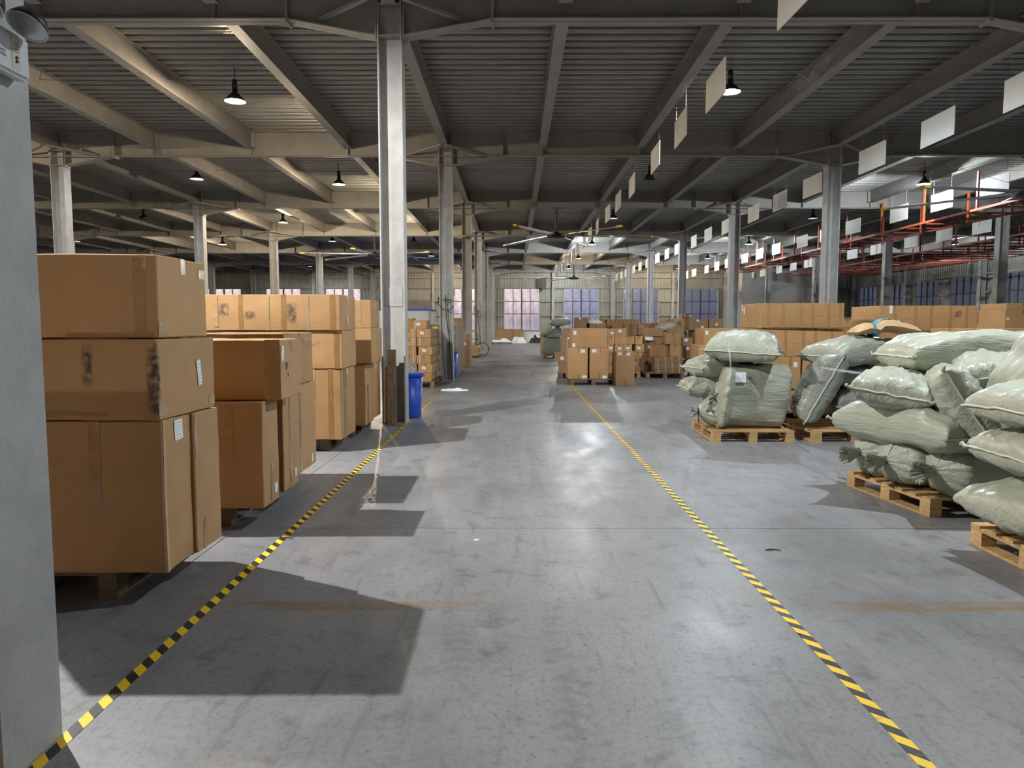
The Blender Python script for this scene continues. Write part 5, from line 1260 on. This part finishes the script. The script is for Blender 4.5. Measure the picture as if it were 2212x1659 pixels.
# second pile
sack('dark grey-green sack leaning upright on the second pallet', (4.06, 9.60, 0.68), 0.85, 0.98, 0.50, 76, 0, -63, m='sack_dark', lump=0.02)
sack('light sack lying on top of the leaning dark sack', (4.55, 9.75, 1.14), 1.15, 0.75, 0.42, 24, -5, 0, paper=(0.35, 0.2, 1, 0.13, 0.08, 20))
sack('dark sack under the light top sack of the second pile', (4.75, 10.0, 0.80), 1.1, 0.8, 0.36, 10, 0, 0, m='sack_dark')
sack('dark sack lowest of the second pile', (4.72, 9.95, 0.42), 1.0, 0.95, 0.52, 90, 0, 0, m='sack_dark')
# kraft bag with blue print, folded over the pile
o = empty('kraft_bag', (4.90, 9.62, 1.44)); tag(o, 'kraft paper cement bag with blue print slumped on the light sack', 'bag')
def kraft(u0, u1, name, m, off=0.0, v0=-1, v1=1):
    mb = MB(); nu, nv = 14, 12
    for s in ((1, -1) if v0 == -1 else (1,)):
        b = len(mb.v)
        for j in range(nv + 1):
            for i in range(nu + 1):
                u = u0 + (u1 - u0) * i / nu; v = v0 + (v1 - v0) * j / nv
                e, f = 1 - u * u, 1 - v * v
                h = (0.085 + off) * max(0, e) ** 0.3 * max(0, f) ** 0.35 + 0.012 * noise.noise(Vector((u * 6, v * 6, s))) * min(1, e * 4) * min(1, f * 4)
                x = 0.40 * u; z = s * h + 0.05 - 0.10 * max(0, -u - 0.1) ** 1.5 - 0.09 * max(0, u - 0.1) ** 1.3 + off * s
                z -= 0.05 * math.exp(-((u + 0.32) * 9) ** 2)
                mb.v.append(Vector((x, 0.25 * v * (1 - 0.1 * e), z)))
        fs = [(b + j * (nu + 1) + i, b + j * (nu + 1) + i + 1, b + (j + 1) * (nu + 1) + i + 1, b + (j + 1) * (nu + 1) + i) for j in range(nv) for i in range(nu)]
        mb.f += fs if s > 0 else [tuple(reversed(f)) for f in fs]
    return mb.build(name, m, o, None, (0, 0, R(-8)), True)
kraft(-1, 1, 'bag_body', 'kraft')
kraft(-0.50, -0.36, 'blue_band', 'kraft_blue', 0.004)
kraft(-0.30, 0.22, 'blue_band', 'kraft_blue', 0.004, -0.45, 0.6)
kraft(0.32, 0.66, 'blue_band', 'kraft_blue', 0.004, -0.45, 0.6)
# third pile: middle right
tied_sack('tied sack at the far end of the bottom layer, middle pile', (3.62, 6.50, 0.36), 1.05, 0.56, 0.40, 7, 0, 0, strap=(0.03, -0.10, -0.05), sq=2.4)
tied_sack('tied sack in the bottom layer, middle pile, with blue strap ends', (3.64, 6.08, 0.36), 1.02, 0.54, 0.40, 5, 0, 0, strap=(0.05, -0.04, 0.16), sq=2.4)
tied_sack('tied sack nearest in the bottom layer, middle pile', (3.80, 5.70, 0.36), 1.0, 0.52, 0.40, 8, 0, 0, strap=(0.06, -0.05, 0.17), sq=2.4)
sack('long sack across the tied bottom layer, middle pile', (3.52, 6.10, 0.645), 1.32, 0.92, 0.46, -76, 0, -4, bend=-0.03, power=0.27)
sack('plump sack with cord seam facing the aisle, third layer of the middle pile', (3.30, 6.22, 0.935), 0.90, 0.62, 0.38, 56, 0, 9, power=0.32, lump=0.02)
sack('sack tipped on its edge with cord seam down, middle pile', (3.58, 5.74, 0.85), 0.90, 0.74, 0.38, 66, 0, 58, power=0.32, lump=0.02)
sack('big bright sack lying across the top of the middle pile', (4.10, 6.45, 1.22), 1.40, 0.78, 0.46, -4, 2, 0, power=0.27, bend=-0.02)
sack('sack behind the tipped one in the middle pile', (4.15, 6.1, 0.87), 0.9, 0.7, 0.36, -20, 0, 0)
sack('sack with puckered corner next to the upright labelled one, middle pile', (3.90, 5.92, 1.10), 0.85, 0.60, 0.34, 65, 0, -8)
# fourth pile: nearest
sack('full sack at the bottom of the nearest pile', (3.62, 4.42, 0.345), 1.30, 0.85, 0.40, 4, 0, 0, bend=-0.01, power=0.34, ends=(False, True), tuft=False)
sack('sack with white label, second layer of the nearest pile', (3.68, 4.47, 0.68), 1.25, 0.78, 0.36, -4, 0, 0, power=0.27, paper=(-0.55, -0.4, 1, 0.12, 0.10, 25))
sack('film-covered sack, third layer of the nearest pile', (3.66, 4.50, 1.0), 1.25, 0.75, 0.34, 2, -3, 0, power=0.27, tuft=False)
sack('small sack wedged at the edge of the second layer, nearest pile', (3.85, 4.0, 0.68), 0.8, 0.55, 0.3, 30, 0, -20, power=0.32)
sack('upright sack with white printed label leaning over the nearest pile', (3.76, 5.02, 1.36), 0.95, 0.62, 0.34, -14, -52, 0, m='sack', paper=(0.05, -0.35, 1, 0.13, 0.15, 0), power=0.27)

# stretch film strips
def film(label, pts, w, up=(0, 0, 1)):
    mb = MB(); P = [Vector(p) for p in pts]
    for i, p in enumerate(P):
        d = (P[min(i + 1, len(P) - 1)] - P[max(i - 1, 0)]).normalized(); s = d.cross(Vector((0, 1, 0.2))).normalized()
        k = w * (0.6 + 0.5 * abs(math.sin(i * 1.3)))
        mb.v += [p - s * k, p + s * k]
    mb.f += [(2 * i, 2 * i + 2, 2 * i + 3, 2 * i + 1) for i in range(len(P) - 1)]
    o = link('stretch_film', mb.mesh('stretch_film', True), 'film'); tag(o, label, 'film', 'stretch film strips')
    sm = o.modifiers.new('thick', 'SOLIDIFY'); sm.thickness = 0.0008
film('thin film strip stretched over the first sack pile', [(2.72, 9.2, 1.30), (2.72, 9.12, 1.1), (2.73, 9.10, 0.95)], 0.01)
film('film strip stretched between the second and middle piles', [(3.75, 8.9, 0.98), (3.6, 8.0, 1.0), (3.45, 7.0, 1.02), (3.4, 6.7, 1.0)], 0.02)
film('shiny film strip slanting across the top of the middle pile', [(3.62, 5.55, 1.02), (3.72, 5.5, 1.12), (3.85, 5.5, 1.22)], 0.018)
film('film strip hanging from the labelled sack to the nearest pile', [(3.62, 5.2, 1.28), (3.42, 4.75, 1.15), (3.2, 4.25, 1.1)], 0.02)

# ================================================================== emergency lamp on the nearest column
o = empty('emergency_lamp', (-1.648, 2.32, 2.365)); tag(o, 'white twin-head emergency lamp box on the nearest column', 'emergency lamp')
bm = bmesh.new(); bmesh.ops.create_cube(bm, size=1.0); bmesh.ops.scale(bm, vec=(0.05, 0.27, 0.135), verts=bm.verts)
bmesh.ops.bevel(bm, geom=bm.edges[:], offset=0.010, segments=3, affect='EDGES'); me = bpy.data.meshes.new('housing'); bm.to_mesh(me); bm.free()
link('housing', me, 'white_enamel', o, (0.027, 0, 0))
MB().box(0.0518, 0.0532, 0.045, 0.085, -0.05, 0.05).build('indicator_panel', 'cream_plastic', o)
MB().box(0.0518, 0.0532, -0.055, -0.015, 0.022, 0.045).build('logo_sticker', 'maroon', o)
for k in range(4): MB().box(0.0534, 0.0538, 0.055, 0.078, 0.005 + k * 0.009, 0.007 + k * 0.009).build('print_line', 'dark_ink', o)
for k in range(2): MB().lathe([(0, 0.004), (0.005, 0.004), (0.005, 0)], 10).build('button', 'dark_ink', o, (0.0532, 0.066, -0.012 - k * 0.012), (0, PI / 2, 0))
MB().lathe([(0, 0.003), (0.004, 0.003), (0.004, 0)], 10).build('button', 'dark_ink', o, (0.0525, -0.03, -0.057), (0, PI / 2, 0))
for k, tx in enumerate(('EMERGENCY', 'LIGHTING')):
    tcv = bpy.data.curves.new('lettering', 'FONT'); tcv.body = tx; tcv.size = 0.0115; tcv.align_x = 'RIGHT'; tcv.extrude = 0.0002
    t0 = bpy.data.objects.new('lettering', tcv); C.objects.link(t0); dg = bpy.context.evaluated_depsgraph_get(); me = bpy.data.meshes.new_from_object(t0.evaluated_get(dg)); bpy.data.objects.remove(t0); me.materials.clear()
    t = link('lettering', me, 'dark_ink', o)
    t.location = (0.0534, 0.018, -0.012 - k * 0.013); t.rotation_euler = (PI / 2, 0, PI / 2)
for k, (y, z, yaw, dx) in enumerate(((-0.075, 0.105, 10, 0.055), (0.065, 0.087, 25, 0.095))):
    h = empty('lamp_head', (dx, y, z)); h.parent = o
    h.rotation_euler = (R(-22), R(22), R(yaw))
    MB().lathe([(0.0, 0.050), (0.025, 0.047), (0.046, 0.033), (0.058, 0.008), (0.060, -0.004), (0.057, -0.004)], 28).build('lamp_shell', 'black_paint', h, None, None, True)
    MB().lathe([(0.0, 0.006), (0.03, 0.002), (0.056, -0.003)], 28).build('lens', 'alu', h, None, None, True)
    MB().lathe([(0.056, -0.001), (0.061, -0.005), (0.057, -0.007), (0.054, -0.003)], 28).build('trim_ring', 'white_enamel', h, None, None, True)
    MB().tube([(0, 0, 0.045), (-0.02, 0, 0.03)], 0.01, 6).build('swivel', 'black_paint', h)

# switch boxes and dangling cables on the aisle columns
for k, (cx, cy, sd) in enumerate(((-1.83, ROW[2], 3), (-1.83, ROW[4], 8))):
    o = empty('switch_box', (cx, cy - 0.15, 2.35)); tag(o, f'grey switch box with dangling black cables on the {["third", "fifth"][k]} aisle column', 'switch box')
    MB().box(-0.23, -0.18, 0.0, 0.12, -0.1, 0.12).build('box_body', 'steel', o); MB().box(0.18, 0.23, 0.0, 0.12, -0.06, 0.14).build('box_body', 'steel', o)
    MB().tube([(-0.2, -0.02, -0.1), (-0.21, -0.03, -0.3), (-0.1, -0.04, -0.42), (0.08, -0.04, -0.46), (0.19, -0.02, -0.34)], 0.012, 6).build('cable', 'black_plastic', o, None, None, True)
    MB().tube([(-0.02, -0.02, -0.05), (0.0, -0.03, -0.6), (0.08, -0.02, -1.2), (0.13, -0.015, -2.0), (0.15, -0.015, -2.33)], 0.014, 6).build('cable', 'black_plastic', o, None, None, True)
    MB().bar((-0.1, 0.0, -0.18), (0.17, -0.06, -0.18), 0.02, 0.03).build('bracket', 'black_paint', o)

# litter on the floor
for k, (px, py, w, m, lab) in enumerate(((1030, 1167, 0.05, 'white_cloth', 'scrap of white paper in the middle of the aisle'), (1670, 1189, 0.10, 'grey_wood', 'dark splinter lying beside the right tape'), (622, 1163, 0.08, 'old_wood', 'brown wood chip next to the left tape'))):
    x, y = on_floor(px, py)
    if k == 0: heap('floor_scrap', lab, 'scrap', x, y, 0.001, w, w * 0.35, 0.010, m, 101 + k, 0.9, None, 8)
    else: tag(MB().bar((-w / 2, 0, 0.005), (0, 0.012, 0.008), 0.014, 0.006).bar((-0.01, 0.012, 0.008), (w / 2, -0.004, 0.004), 0.010, 0.005).build('floor_scrap', m, None, (x, y, 0)), lab, 'scrap')

dups = {k: v for k, v in LABELS.items() if len(v) > 1}
if dups: print('DUP LABELS', len(dups), list(dups.items())[:8])
